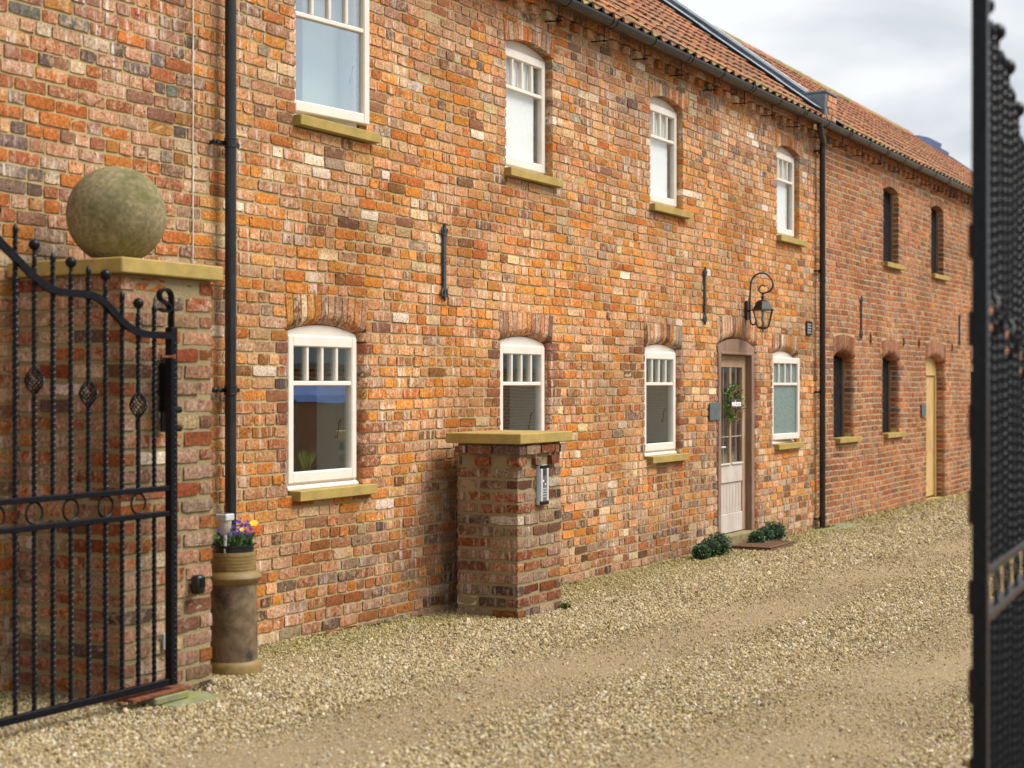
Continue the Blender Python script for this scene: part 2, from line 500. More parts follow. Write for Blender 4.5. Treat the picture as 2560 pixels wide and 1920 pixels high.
class Opening:
    def __init__(s, xl, xr, zb, zs, rise, t, r=0., rev=.12, sill=None):
        s.xl, s.xr, s.zb, s.zs, s.rise, s.t, s.r, s.rev, s.sill = xl, xr, zb, zs, rise, t, r, rev, sill
        s.w = xr - xl; s.cx = (xl + xr) / 2
        s.R = (s.w ** 2 / 4 + rise ** 2) / (2 * rise)
        s.zc = zs + rise - s.R
        s.A = math.asin(min(.999, (s.w / 2 + r * .95) / s.R))
        s.ztop = zs + rise + t
    def block(s, z0, z1):
        """interval blocked for bricks in the course z0..z1"""
        zm = (z0 + z1) / 2
        out = []
        if s.sill and z1 > s.sill[2] + .012 and z0 < s.sill[3] - .012:
            out.append((s.sill[0] - .006, s.sill[1] + .006))
        if z1 > s.zb + .01 and zm < s.zs + .0:
            out.append((s.xl, s.xr))
        if zm >= s.zs and z0 < s.ztop - .01:
            h = s.half(min(z1, s.ztop))
            out.append((s.cx - h, s.cx + h))
        return out
    def half(s, z):
        k = (z - s.zs) / (s.ztop - s.zs)
        return s.w / 2 + .022 + .026 * max(0, min(1, k)) + s.r * .35
    def fills(s, z0, z1):
        """cut bricks above a flat arch and round a sill: (xa, xb, za, zb)"""
        out = []
        if z0 < s.ztop - .01 and z1 - s.ztop > .018 and (z0 + z1) / 2 >= s.zs:
            h = s.half(s.ztop); out.append((s.cx - h, s.cx + h, s.ztop - .002, z1))
        if s.sill and z1 > s.sill[2] + .012 and z0 < s.sill[3] - .012:
            a, b, c, d = s.sill
            if c - z0 > .018: out.append((a - .006, b + .006, z0, c + .004))
            if z1 - d > .018:
                if s.xl - a > .03: out.append((a - .006, s.xl, d - .004, z1))
                if b - s.xr > .03: out.append((s.xr, b + .006, d - .004, z1))
        return out
    def mblock(s, z0, z1):
        out = []
        if z1 > s.zb + .001 and z0 < s.zs: out.append((s.xl, s.xr, s.r))
        if z1 >= s.zs:
            z = max(z0, s.zs)
            q = (s.R + s.r + .004) ** 2 - (z - s.zc) ** 2
            if q > 0 and z < s.zc + s.R + s.r + .004:
                h = min(math.sqrt(q), s.w / 2 + s.r)
                if not out or h > s.w / 2 + .001: out = [(s.cx - h, s.cx + h, 0.)]
        return out

def cut(xa, xb, blocks):
    segs = [(xa, xb, None, None)]
    for b in sorted(blocks, key=lambda q: q[0]):
        new = []
        for (a, e, l, r) in segs:
            if b[1] <= a or b[0] >= e: new.append((a, e, l, r)); continue
            if b[0] > a: new.append((a, b[0], l, b))
            if b[1] < e: new.append((b[1], e, b, r))
        segs = new
    return segs

def project_area(x, y, z, dx, dz):
    dp = y - CAMY
    d = dp * math.sin(TH) + x * math.cos(TH)
    if d < 1: return 0
    r = -dp * math.cos(TH) + x * math.sin(TH)
    u = r / d; v = (z - CAMZ) / d
    if abs(u) > .325 or abs(v) > .245 or u > .296: return 0
    return dx * dz * dp / d ** 3

def lay_wall(house, name, x0, x1, ztop, ops, mat, mmat, palf, course=.075, joint=.0145, head_every=5, z0=-.245, lod_far=99, depth=.10, rough=1., jamb_rev=.12, brk=.26):
    pieces = []      # (score, verts, faces, tint)
    mort = MB()
    nc = int(round((ztop - z0) / course))
    for i in range(nc):
        za = z0 + i * course; zb = za + course
        bl = [q for op in ops for q in op.block(za, zb)]
        segs = cut(x0, x1, bl)
        header = (i % head_every == 2)
        step0 = .110 if header else .218
        off = rng.uniform(0, step0)
        for (a, e, l, r) in segs:
            jl = l is not None; jr = r is not None
            xs = [a]; x = x0 - off
            while x < e:
                x += step0 * (1 + rng.normal(0, .05)) if rng.random() > brk or header else .112
                if x > a + .06 and x < e - .06: xs.append(x)
            xs.append(e)
            for k in range(len(xs) - 1):
                p, q = xs[k], xs[k + 1]
                if q - p < .02: continue
                ol = jl and k == 0; orr = jr and k == len(xs) - 2
                hj = joint / 2 * (1 + rng.normal(0, .15))
                pa = p if ol else p + hj * .9
                qb = q if orr else q - hj * .9
                # reveal edges: real jamb, or arch / sill edge
                isj_l = ol and any(abs(op.xl - p) < .001 or abs(op.xr - p) < .001 for op in ops if zb > op.zb and za < op.zs)
                isj_r = orr and any(abs(op.xl - q) < .001 or abs(op.xr - q) < .001 for op in ops if zb > op.zb and za < op.zs)
                rl = rr = 0
                if isj_l: rl = next((op.r for op in ops if abs(op.xr - p) < .001), 0)
                if isj_r: rr = next((op.r for op in ops if abs(op.xl - q) < .001), 0)
                dep = jamb_rev if (isj_l or isj_r) else .035
                xm = (p + q) / 2; dz = wav(xm, za)
                vt, fc = brick_piece(pa, qb, za + hj + dz, zb - hj + dz, dep, rl, rr, rough, 0 if xm > lod_far else (2 if xm < 13 else 1), rng.normal(0, .0012))
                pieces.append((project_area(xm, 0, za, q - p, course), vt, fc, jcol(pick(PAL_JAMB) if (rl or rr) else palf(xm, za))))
        for op in ops:
            for (fa, fb, fz0, fz1) in op.fills(za, zb):
                nfb = max(1, int(round((fb - fa) / .215))); ed = np.linspace(fa, fb, nfb + 1)
                for k in range(nfb):
                    hj = joint / 2
                    vt, fc = brick_piece(ed[k] + hj, ed[k + 1] - hj, fz0 + hj + wav(fa, za) * .5, fz1 - hj + wav(fa, za), .035, 0, 0, rough, 0 if fa > lod_far else 1, 0)
                    pieces.append((project_area(fa, 0, za, .2, fz1 - fz0), vt, fc, jcol(palf(fa, za))))
        # mortar backing of this course
        mb_ = [q for op in ops for q in op.mblock(za, zb)]
        for (a, e, l, r) in cut(x0, x1, mb_):
            cl = l[2] if l else 0; c2 = r[2] if r else 0
            poly = []
            if cl: poly += [(a + .003, .35), (a + .003, cl + .008), (a + cl * .35, cl * .42 + .006), (a + cl, .0078)]
            else: poly += [(a + (.004 if l else 0), .35), (a + (.004 if l else 0), .0078)]
            if c2: poly += [(e - c2, .0078), (e - c2 * .35, c2 * .42 + .006), (e - .003, c2 + .008), (e - .003, .35)]
            else: poly += [(e - (.004 if r else 0), .0078), (e - (.004 if r else 0), .35)]
            mort.prism(poly, 'z', za, zb)
    wall = mort.build('wall', mmat, house)
    pieces.sort(key=lambda p: -p[0])
    for sc_, vt, fc, tn in pieces[:300]:
        m_ = MB(); m_.add([tuple(p) for p in vt], fc, tn)
        m_.build('brick', mat, house, fix=False, smooth=38)
    rest = MB()
    for sc_, vt, fc, tn in pieces[300:]:
        rest.add([tuple(p) for p in vt], fc, tn)
    ob = rest.build('brickwork', mat, house, fix=False, smooth=38)
    ob['kind'] = 'stuff'
    return wall

def lay_arch(house, op, mat, mmat, palf, y0=-.002, yb=.13, ec=.010):
    r, t = (op.r * 1.5 if op.r else 0), op.t
    hb, ht = op.half(op.zs), op.half(op.ztop)
    nv = max(5, int(round(2 * hb / .074)))
    def zsoff(u):
        x = min(abs(u) * hb, op.w / 2)
        return op.zc + math.sqrt(op.R ** 2 - x * x)
    def ring(u0, u1, n, e, jit=0, tn=None, mb=None):
        vv = []; m_ = 0
        for k in range(n + 1):
            u = u0 + (u1 - u0) * k / n
            zb_, zt_ = zsoff(u), op.ztop - ec * u * u
            pr = [(zt_ - e, y0 + e)]
            if r:
                pr.append((zb_ + r, y0 + e))
                for q in range(1, 6):
                    a = math.pi / 2 * q / 6
                    pr.append((zb_ + r - (r - e) * math.sin(a), y0 + r - (r - e) * math.cos(a)))
                pr += [(zb_ + e, y0 + r), (zb_ + e, yb), (zt_ - e, yb)]
            else:
                pr += [(zb_ + e, y0 + e), (zb_ + e, yb), (zt_ - e, yb)]
            m_ = len(pr)
            for (z, y) in pr:
                hh = hb + (ht - hb) * (z - zb_) / (zt_ - zb_)
                j = rng.normal(0, jit) if jit else 0
                vv.append((op.cx + u * hh + j, y + j * .6, z + (rng.normal(0, jit) if jit else 0)))
        ff = []
        for k in range(n):
            for j in range(m_):
                q = (j + 1) % m_
                ff.append((k * m_ + j, k * m_ + q, (k + 1) * m_ + q, (k + 1) * m_ + j))
        ff.append(tuple(range(m_))); ff.append(tuple(range((n + 1) * m_ - 1, n * m_ - 1, -1)))
        mb.add(vv, ff, tn)
    b = MB(); ring(-.995, .995, 12, .006, 0, None, b)
    ar = b.build('arch', mmat, house)
    us = np.linspace(-1, 1, nv + 1) + np.concatenate([[0], rng.normal(0, .012, nv - 1), [0]])
    for k in range(nv):
        g = .0045 / hb
        b = MB(); ring(us[k] + g, us[k + 1] - g, 1, 0, .0016, jcol(palf(op.cx, op.zs)), b)
        b.build('arch_brick', mat, ar)

# ------------------------------------------------------------------ windows
def make_window(house, op, yf, lower=True, open_deg=0, frosted=False, wide_handle=True):
    xl, xr, zb, zs = op.xl + .004, op.xr - .004, op.zb, op.zs
    fw = .04                                   # outer frame member
    w_ = MB()
    zt = zs - .012
    w_.cbox(xl, xl + fw, yf, yf + .07, zb + .03, zt, .003)
    w_.cbox(xr - fw, xr, yf, yf + .07, zb + .03, zt, .003)
    w_.cbox(xl + fw + .0005, xr - fw - .0005, yf + .001, yf + .07, zb + .03, zb + .07, .003)
    w_.cbox(xl + fw + .0005, xr - fw - .0005, yf + .001, yf + .07, zt - .035, zt, .003)
    w_.prism([(yf - .022, zb + .002), (yf - .022, zb + .014), (yf, zb + .029), (yf + .07, zb + .029), (yf + .07, zb + .002)], 'x', xl - .001, xr + .001)   # drip nosing
    # arched head board
    pts = [(xl, zt + .001), (xr, zt + .001)]
    top = [(op.cx + (op.R - .002) * math.sin(a), op.zc + (op.R - .002) * math.cos(a)) for a in np.linspace(op.A * .985 if op.r == 0 else math.asin((xr - op.cx) / op.R), -(op.A * .985 if op.r == 0 else math.asin((xr - op.cx) / op.R)), 13)]
    w_.prism(pts + top, 'y', yf + .006, yf + .06)
    win = w_.build('window', M['white'], house)
    # sash, optionally hinged open on its left side
    ca, sa = math.cos(R_(open_deg)), math.sin(R_(open_deg))
    hx, hy = xl + .01, yf - .014
    def fn(p):
        dx, dy = p[0] - hx, p[1] - hy
        return (hx + dx * ca + dy * sa, hy - dx * sa + dy * ca, p[2])
    F_ = fn if open_deg else None
    s0, s1, b0, b1 = xl + .012, xr - .012, zb + .042, zt - .012
    sw = .058
    ya, yb = yf - .016, yf + .035
    s_ = MB()
    def mem(x0, x1, z0, z1):          # moulded member: bevelled front
        s_.cbox(x0, x1, ya, yb, z0, z1, .007)
    mem(s0, s0 + sw, b0, b1); mem(s1 - sw, s1, b0, b1)
    mem(s0 + sw - .0065, s1 - sw + .0065, b1 - sw - .012, b1 - .0005); mem(s0 + sw - .0065, s1 - sw + .0065, b0 + .0005, b0 + sw + .012)
    s_.build('sash', M['white'], win, fn=F_)
    gx0, gx1 = s0 + sw - .004, s1 - sw + .004
    gz0, gz1 = b0 + sw + .010, b1 - sw - .010
    zt2 = gz1 - .235
    MB().cbox(gx0, gx1, yf - .009, yf + .03, zt2 - .016, zt2 + .014, .005).build('transom', M['white'], win, fn=F_)
    pw = (gx1 - gx0) / 4
    for k in (1, 2, 3):
        MB().cbox(gx0 + pw * k - .014, gx0 + pw * k + .014, yf - .007, yf + .028, zt2 + .0135, gz1 + .002, .005).build('glazing_bar', M['white'], win, fn=F_)
    gm = M['frost'] if frosted else (M['glass'] if lower else M['glass_sky' if open_deg else 'glass_clear'])
    for k in range(4):
        MB().box(gx0 + pw * k + (.010 if k else 0), gx0 + pw * (k + 1) - (.010 if k < 3 else 0), yf + .012, yf + .018, zt2 + .010, gz1).build('pane', gm, win, fn=F_)
    MB().box(gx0, gx1, yf + .012, yf + .018, gz0, zt2 - .012).build('pane', gm, win, fn=F_)
    if not frosted:
        h = MB()
        hx_ = gx1 + .005; hz = gz0 + .26
        pth = [(hx_ - .03, yf + .06, hz + .07), (hx_ - .03, yf + .075, hz + .04), (hx_ - .032, yf + .08, hz), (hx_ - .045, yf + .08, hz - .04)]
        for k in range(9):
            a = math.pi * 1.6 * k / 8
            rr_ = .016 - .0012 * k
            pth.append((hx_ - .045 - rr_ * math.sin(a), yf + .08, hz - .056 - rr_ * (1 - math.cos(a)) + .016))
        h.tube(pth, .0045, 6)
        h.build('handle', M['iron'], win, smooth=50, fn=F_)
    # plastered inner reveal
    v = MB()
    y1 = .36
    v.box(xl + .01, xl + .02, yf + .071, y1, zb + .03, zt); v.box(xr - .02, xr - .01, yf + .071, y1, zb + .03, zt)
    v.box(xl + .02, xr - .02, yf + .071, y1 + .03, zb + .035, zb + .05); v.box(xl + .02, xr - .02, yf + .071, y1, zt - .02, zt)
    v.build('inner_reveal', M['reveal'], win)
    return win

def sill(house, op):
    x0, x1, z0, z1 = op.sill
    MB().cbox(x0, x1, -.056, .085, z0, z1, .004).build('window_sill', M['stone'], house)

# frosted privacy glass
m, t, b = newmat('frosted_glass')
g = N(t, 'ShaderNodeNewGeometry').outputs['Position']
v_ = N(t, 'ShaderNodeTexVoronoi'); v_.inputs['Scale'].default_value = 90
lk(t, g, v_.inputs['Vector'])
nz = noise(t, g, 120, 3, .6)
lk(t, mixc(t, mapr(t, nz, .35, .65), (.09, .145, .135), (.25, .335, .31)), b.inputs['Base Color'])
b.inputs['Roughness'].default_value = .18
bump(t, b, v_.outputs['Distance'], .5, .004)
M['frost'] = m

# ================================================================== GROUND
xs = sorted(set([-150, -60, -20, -5] + [round(x * .5, 2) for x in range(0, 90)] + [50, 60, 80, 120, 200, 320]))
ys = [-150, -60, -25, -12] + [round(-9 + .5 * k, 2) for k in range(0, 20)] + [1, 6, 20, 60, 150]
g_ = MB()
nx = len(xs)
for y in ys:
    for x in xs:
        d = 0
        for yc, wd, dp in ((-2.0, .38, .018), (-3.72, .5, .018)):
            d -= dp * math.exp(-((y - yc) / wd) ** 2)
        g_.v.append((x, y, gz(x) + d + (.006 * math.sin(x * 2.1 + y * 1.3) if 2 < x < 40 and -9 < y < 1 else 0)))
for j in range(len(ys) - 1):
    for i in range(nx - 1):
        a = j * nx + i
        g_.f.append((a, a + 1, a + nx + 1, a + nx))
m, t, b = newmat('packed_earth_and_grit')
P_ = N(t, 'ShaderNodeNewGeometry').outputs['Position']
c = mixc(t, mapr(t, noise(t, P_, 1.6, 5, .6), .35, .65), (.33, .235, .13), (.27, .195, .11))
c = mixc(t, mapr(t, noise(t, P_, 60, 4, .7), .45, .62), c, (.40, .31, .17))
c = mixc(t, mapr(t, noise(t, P_, 95, 3, .7), .60, .66), c, (.10, .075, .05))
lk(t, c, b.inputs['Base Color'])
b.inputs['Roughness'].default_value = .97
bump(t, b, noise(t, P_, 55, 5, .7), 1.0, .02)
gr = g_.build('gravel_drive', m, smooth=80, fix=False)
gr['kind'] = 'structure'
gr['label'] = 'gravel driveway with worn tan wheel tracks along the brick houses'

# loose stones (uncountable): points carry rotation, size and shade; geometry nodes put a chip on each
def rut(y):
    return np.maximum(np.exp(-((y + 2.0) / .36) ** 2) * .84, np.exp(-((y + 3.72) / .50) ** 2) * .78)
PX, PY = [], []
def scatter(x0, x1, dens):
    n = int((x1 - x0) * 5.8 * dens)
    x = rng.uniform(x0, x1, n); y = rng.uniform(-5.9, -.005, n)
    dp = y - CAMY
    u = (-dp * math.cos(TH) + x * math.sin(TH)) / (dp * math.sin(TH) + x * math.cos(TH))
    keep = (u > -.40) & (u < .36)
    patch = .5 + .5 * np.sin(x * 1.9 + 1.3 * np.sin(y * 2.7)) * np.sin(y * 3.1 + x * .7)
    keep &= rng.random(n) > rut(y + .08 * np.sin(x * 1.3)) * (.80 + .2 * patch)
    keep &= rng.random(n) > .30 * (1 - patch)
    for (a, b_, c_, d_) in ((5.61, 6.27, -.73, 0), (9.63, 10.29, -.674, -.17)):
        keep &= ~((x > a) & (x < b_) & (y > c_) & (y < d_))
    keep &= ~((x > 5.72) & (x < 6.02) & (y > -.99) & (y < -.76))
    keep &= ~((x > 15.3) & (x < 16.15) & (y > -.52))
    return x[keep], y[keep]
sets = [(4.0, 9.0, 8200, .0063), (9.0, 14.0, 5600, .0073), (14.0, 20.0, 3000, .0096), (20.0, 30.0, 1200, .0142)]
AX, AY, AS = [], [], []
for a, e, dn, sz in sets:
    x, y = scatter(a, e, dn)
    AX.append(x); AY.append(y); AS.append(np.full(len(x), sz))
AX = np.concatenate(AX); AY = np.concatenate(AY); AS = np.concatenate(AS)
n = len(AX)
S = AS * np.exp(rng.normal(-.05, .36, n))
S *= np.where(rut(AY) > .3, .72, 1)
AZ = np.interp(AX, GX, GZ) - .018 * (np.exp(-((AY + 2.0) / .38) ** 2) + np.exp(-((AY + 3.72) / .5) ** 2)) + S * .25 + rng.uniform(0, .008, n)
pts = np.stack([AX, AY, AZ], 1)
me = bpy.data.meshes.new('loose_gravel')
me.from_pydata(pts.tolist(), [], [])
def vec_attr(name, arr):
    at = me.attributes.new(name, 'FLOAT_VECTOR', 'POINT')
    at.data.foreach_set('vector', arr.astype(np.float32).ravel())
vec_attr('rot', rng.uniform(-3.14, 3.14, (n, 3)) * np.array([.5, .5, 1]))
vec_attr('scl', np.stack([S * rng.uniform(.8, 1.35, n), S * rng.uniform(.65, 1.0, n), S * rng.uniform(.4, .75, n)], 1))
at = me.attributes.new('shade', 'FLOAT', 'POINT')
at.data.foreach_set('value', rng.random(n).astype(np.float32))
grav = bpy.data.objects.new('loose_gravel', me)
COL.objects.link(grav)
grav['kind'] = 'stuff'
grav['label'] = 'loose pale yellow gravel chips covering the drive'
m, t, b = newmat('pale_gravel_chip')
at = N(t, 'ShaderNodeAttribute', attribute_type='INSTANCER', attribute_name='shade')
P_ = N(t, 'ShaderNodeNewGeometry').outputs['Position']
rp = N(t, 'ShaderNodeValToRGB')
rp.color_ramp.interpolation = 'LINEAR'
stops = [(0, (.17, .125, .068)), (.10, (.31, .23, .118)), (.34, (.44, .338, .175)), (.62, (.525, .42, .24)), (.82, (.585, .495, .315)), (.94, (.68, .62, .50)), (1., (.32, .295, .255))]
while len(rp.color_ramp.elements) < len(stops): rp.color_ramp.elements.new(.5)
for el, (p, cc) in zip(rp.color_ramp.elements, stops):
    el.position = p; el.color = (*cc, 1)
lk(t, at.outputs['Fac'], rp.inputs[0])
sep = N(t, 'ShaderNodeSeparateXYZ'); lk(t, P_, sep.inputs[0])
mossy = math_(t, 'MULTIPLY', mapr(t, math_(t, 'ADD', sep.outputs[1], math_(t, 'MULTIPLY', noise(t, P_, 1.1, 4, .6), .9)), -.45, .5), .55)
c = mixc(t, mossy, rp.outputs[0], (.27, .24, .055))
c = mixc(t, mapr(t, noise(t, P_, 150, 2), .35, .7), mixc(t, 1., c, (.82, .80, .76), 'MULTIPLY'), c)
lk(t, c, b.inputs['Base Color'])
b.inputs['Roughness'].default_value = .85
b.inputs['Specular IOR Level'].default_value = .3
chip = m
ng = bpy.data.node_groups.new('scatter_chips', 'GeometryNodeTree')
ng.interface.new_socket('Geometry', in_out='INPUT', socket_type='NodeSocketGeometry')
ng.interface.new_socket('Geometry', in_out='OUTPUT', socket_type='NodeSocketGeometry')
gi = N(ng, 'NodeGroupInput'); go = N(ng, 'NodeGroupOutput')
ico = N(ng, 'GeometryNodeMeshIcoSphere'); ico.inputs['Radius'].default_value = 1; ico.inputs['Subdivisions'].default_value = 1
sp = N(ng, 'GeometryNodeSetPosition')
rv = N(ng, 'FunctionNodeRandomValue', data_type='FLOAT_VECTOR')
rv.inputs[0].default_value = (-.2, -.2, -.2); rv.inputs[1].default_value = (.2, .2, .2)
lk(ng, ico.outputs[0], sp.inputs['Geometry']); lk(ng, rv.outputs[0], sp.inputs['Offset'])
sm = N(ng, 'GeometryNodeSetMaterial'); sm.inputs['Material'].default_value = chip
lk(ng, sp.outputs[0], sm.inputs[0])
iop = N(ng, 'GeometryNodeInstanceOnPoints')
lk(ng, gi.outputs[0], iop.inputs['Points']); lk(ng, sm.outputs[0], iop.inputs['Instance'])
for nm, sock in (('rot', 'Rotation'), ('scl', 'Scale')):
    na = N(ng, 'GeometryNodeInputNamedAttribute', data_type='FLOAT_VECTOR')
    na.inputs['Name'].default_value = nm
    lk(ng, na.outputs[0], iop.inputs[sock])
lk(ng, iop.outputs[0], go.inputs[0])
md = grav.modifiers.new('chips', 'NODES'); md.node_group = ng
me.materials.append(chip)

# ================================================================== HOUSE 1 (converted barn, near)
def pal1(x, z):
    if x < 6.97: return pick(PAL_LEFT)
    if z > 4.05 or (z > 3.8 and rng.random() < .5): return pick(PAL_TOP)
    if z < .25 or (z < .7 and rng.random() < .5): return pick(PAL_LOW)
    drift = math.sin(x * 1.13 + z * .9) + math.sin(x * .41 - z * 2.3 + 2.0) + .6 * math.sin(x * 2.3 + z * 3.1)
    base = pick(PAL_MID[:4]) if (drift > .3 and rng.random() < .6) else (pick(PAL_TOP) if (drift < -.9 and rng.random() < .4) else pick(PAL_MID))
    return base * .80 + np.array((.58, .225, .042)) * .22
house = thing('brick_house', 'long two-storey house of mottled orange brick with cream windows and pantile roof', 'house', (11.5, 0, 0))
HX0, HX1 = 3.2, 18.42
UZ0, UZS, LZ0, LZS = 3.352, 4.345, .985, 1.99
ups, lows = [], []
for xl in (7.955, 10.668, 13.432, 16.95):
    ups.append(Opening(xl, xl + .785, UZ0, UZS, .062, .105, 0, .12, (xl - .02, xl + .87, UZ0 - .066, UZ0)))
for xl in (7.91, 10.612, 13.348, 16.85):
    lows.append(Opening(xl, xl + .785, LZ0, LZS, .052, .188, .055, .14, (xl + .02, xl + .885, LZ0 - .066, LZ0)))
dop = Opening(15.17, 16.25, -.5, 2.06, .085, .225, .055, .16)
ops1 = ups + lows + [dop]
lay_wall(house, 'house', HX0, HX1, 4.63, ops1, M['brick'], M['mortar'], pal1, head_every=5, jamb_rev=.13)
for op in ups: lay_arch(house, op, M['brick'], M['mortar'], lambda x, z: pick(PAL_TOP if rng.random() < .5 else PAL_MID))
for op in lows + [dop]: lay_arch(house, op, M['brick'], M['mortar'], lambda x, z: pick(PAL_TOP if rng.random() < .7 else PAL_MID))
for op in ups + lows: sill(house, op)
for k, op in enumerate(ups): make_window(house, op, .076, False, 8.0 if k == 0 else 0)
for k, op in enumerate(lows): make_window(house, op, .052, True, 6.0 if k == 3 else 0, frosted=(k == 3))

# dentil course and oversailing course
def dentils(hs, x0, x1, mat, mmat, pal):
    MB().box(x0, x1, .004, .2, 4.63, 4.80).build('wall_head', mmat, hs)
    x = x0 + .06; k = 0
    while x < x1 - .12:
        for (zz, pr, stp) in ((4.634, .045 if k % 2 == 0 else -.002, 1),):
            vt, fc = brick_piece(x + .006, x + .119, zz, zz + .066, .1, rough=.8, lod=1, proud=pr)
            b_ = MB(); b_.add([tuple(p) for p in vt], fc, jcol(pal(x, 4.5))); b_.build('dentil_brick', mat, hs, fix=False)
        x += .125; k += 1
    x = x0 + .01; rest = MB(); k = 0
    while x < x1 - .12:
        vt, fc = brick_piece(x + .005, min(x1, x + .219), 4.712, 4.782, .1, rough=.8, lod=1, proud=.05)
        rest = MB(); rest.add([tuple(p) for p in vt], fc, jcol(pal(x, 4.5)))
        rest.build('eaves_brick', mat, hs, fix=False)
        x += .225
dentils(house, HX0, HX1, M['brick'], M['mortar'], lambda x, z: pick(PAL_TOP))

# interior shell (dark rooms behind the glass)
for (za, zb_) in ((.02, 2.45), (2.62, 4.6)):
    b_ = MB()
    b_.v = [(HX0, .36, za), (HX1, .36, za), (HX1, 4.3, za), (HX0, 4.3, za), (HX0, .36, zb_), (HX1, .36, zb_), (HX1, 4.3, zb_), (HX0, 4.3, zb_)]
    b_.f = [(0, 1, 2, 3), (4, 7, 6, 5), (2, 6, 7, 3), (0, 3, 7, 4), (1, 5, 6, 2)]
    b_.build('interior_room', M['room'], house, fix=False)
# white panels added inside the upper panes to imitate bright sky reflection
for k, op in enumerate(ups):
    if k == 0:
        MB().box(op.xl + .34, op.xr - .06, .20, .204, op.zb + .06, op.zs - .03).build('added_white_panel', M['reveal'], house)  # narrower panel added to lighten the right part of this pane
        continue
    MB().box(op.xl + .05, op.xr - .12, .118, .122, op.zb + .06, op.zs - .03).build('added_white_panel', M['reveal'], house)
# back and side walls
b_ = MB(); b_.box(HX0, HX1, 4.4, 4.6, -.4, 4.8); b_.box(HX0 - .2, HX0 - .002, .01, 4.6, -.4, 4.8); b_.box(HX0, HX1, .2, 4.4, 4.62, 4.7)
b_.build('back_wall', M['mortar'], house)
# movement joint
MB().tube([(6.972 + .0015 * math.sin(k * 2.1), -.004, -.05 + k * .12) for k in range(40)], .0045, 5).build('movement_joint', M['cable'], house, smooth=60)

# door
dY = .078
fr = MB()
fr.cbox(15.176, 15.255, .008, .13, .075, 2.0, .005); fr.cbox(16.155, 16.244, .008, .13, .075, 2.0, .005)
pts = [(15.176, 2.001), (16.244, 2.001)]
hA = math.asin((16.244 - dop.cx) / dop.R)
pts += [(dop.cx + (dop.R - .003) * math.sin(a), dop.zc + (dop.R - .003) * math.cos(a)) for a in np.linspace(hA, -hA, 15)]
fr.prism(pts, 'y', .014, .13)
fr.cbox(15.256, 16.154, .004, .11, 1.972, 2.0, .006)
fr.build('door_frame', M['oak'], house)
dl = MB()
x0, x1 = 15.258, 16.152
dl.cbox(x0, x0 + .10, dY, dY + .045, .082, 1.968, .004); dl.cbox(x1 - .10, x1, dY, dY + .045, .082, 1.968, .004)
dl.cbox(x0 + .1005, x1 - .1005, dY + .0005, dY + .045, 1.84, 1.968, .004)
door = dl.build('door', M['oaktan'], house)
lw = MB()
lw.cbox(x0 + .1005, x1 - .1005, dY + .0005, dY + .045, .615, .80, .004)
lw.cbox(x0 + .1005, x1 - .1005, dY + .0005, dY + .045, .083, .285, .004)
lw.build('rail', M['oakg'], door)
nb = 8; bw = (x1 - x0 - .2) / nb
for k in range(nb):
    MB().cbox(x0 + .1 + bw * k + .001, x0 + .1 + bw * (k + 1) - .001, dY + .014, dY + .035, .286, .614, .005).build('panel_board', M['oakg'], door)
MB().cbox(15.682, 15.728, dY + .002, dY + .045, .801, 1.839, .006).build('mullion', M['oaktan'], door)
for (a, e) in ((x0 + .1, 15.681), (15.729, x1 - .1)):
    pn = MB().box(a, e, dY + .018, dY + .026, .80, 1.84).build('pane', M['glass'], door)
    MB().cbox(a + .002, e - .002, dY - .012, dY + .016, .80, .822, .005).build('glazing_bead', M['oakg'], door)
    MB().box((a + e) / 2 - .002, (a + e) / 2 + .002, dY + .0105, dY + .0175, .823, 1.838).build('glazing_strip', M['oakg'], door)
    MB().box(a, e, dY + .010, dY + .0170, 1.10, 1.106).build('glazing_strip', M['oakg'], door)
h = MB(); h.tube([(15.33, dY, 1.0), (15.33, dY - .045, 1.0), (15.42, dY - .05, 1.0)], .009, 8); h.box(15.315, 15.345, dY - .004, dY + .001, .92, 1.07)
h.build('door_handle', M['capl'], door, smooth=50)
MB().cbox(15.14, 16.30, -.035, .20, -.14, .074, .012).build('doorstep', M['step'], house)

# ---------------- roofs
SL = .76; EY, EZ = -.17, 4.835
ca_, sa_ = math.cos(math.atan(SL)), math.sin(math.atan(SL))
def tile_geo(w_=.205, ln=.37):
    n = 8
    top0, top1, fr_ = [], [], []
    for k in range(n + 1):
        x = w_ * 1.06 * k / n
        ph = 2 * math.pi * k / n
        h_ = .021 * math.sin(ph + .6) + .004
        roll = max(0, math.sin(ph + .6))
        top0.append((x, 0, h_ + .030)); top1.append((x, ln, h_ + .002))
        fr_.append((x, .003, h_ + .030 - (.026 - .012 * roll)))
    v = top0 + top1 + fr_
    f = []
    for k in range(n):
        f.append((k, k + 1, n + 1 + k + 1, n + 1 + k))
        f.append((2 * (n + 1) + k, 2 * (n + 1) + k + 1, k + 1, k))
    return v, f
TV, TF = tile_geo()
TILEPAL = [((.31, .125, .062), 20), ((.36, .15, .072), 18), ((.26, .11, .06), 14), ((.235, .13, .08), 9), ((.39, .185, .075), 6), ((.17, .115, .07), 6)]
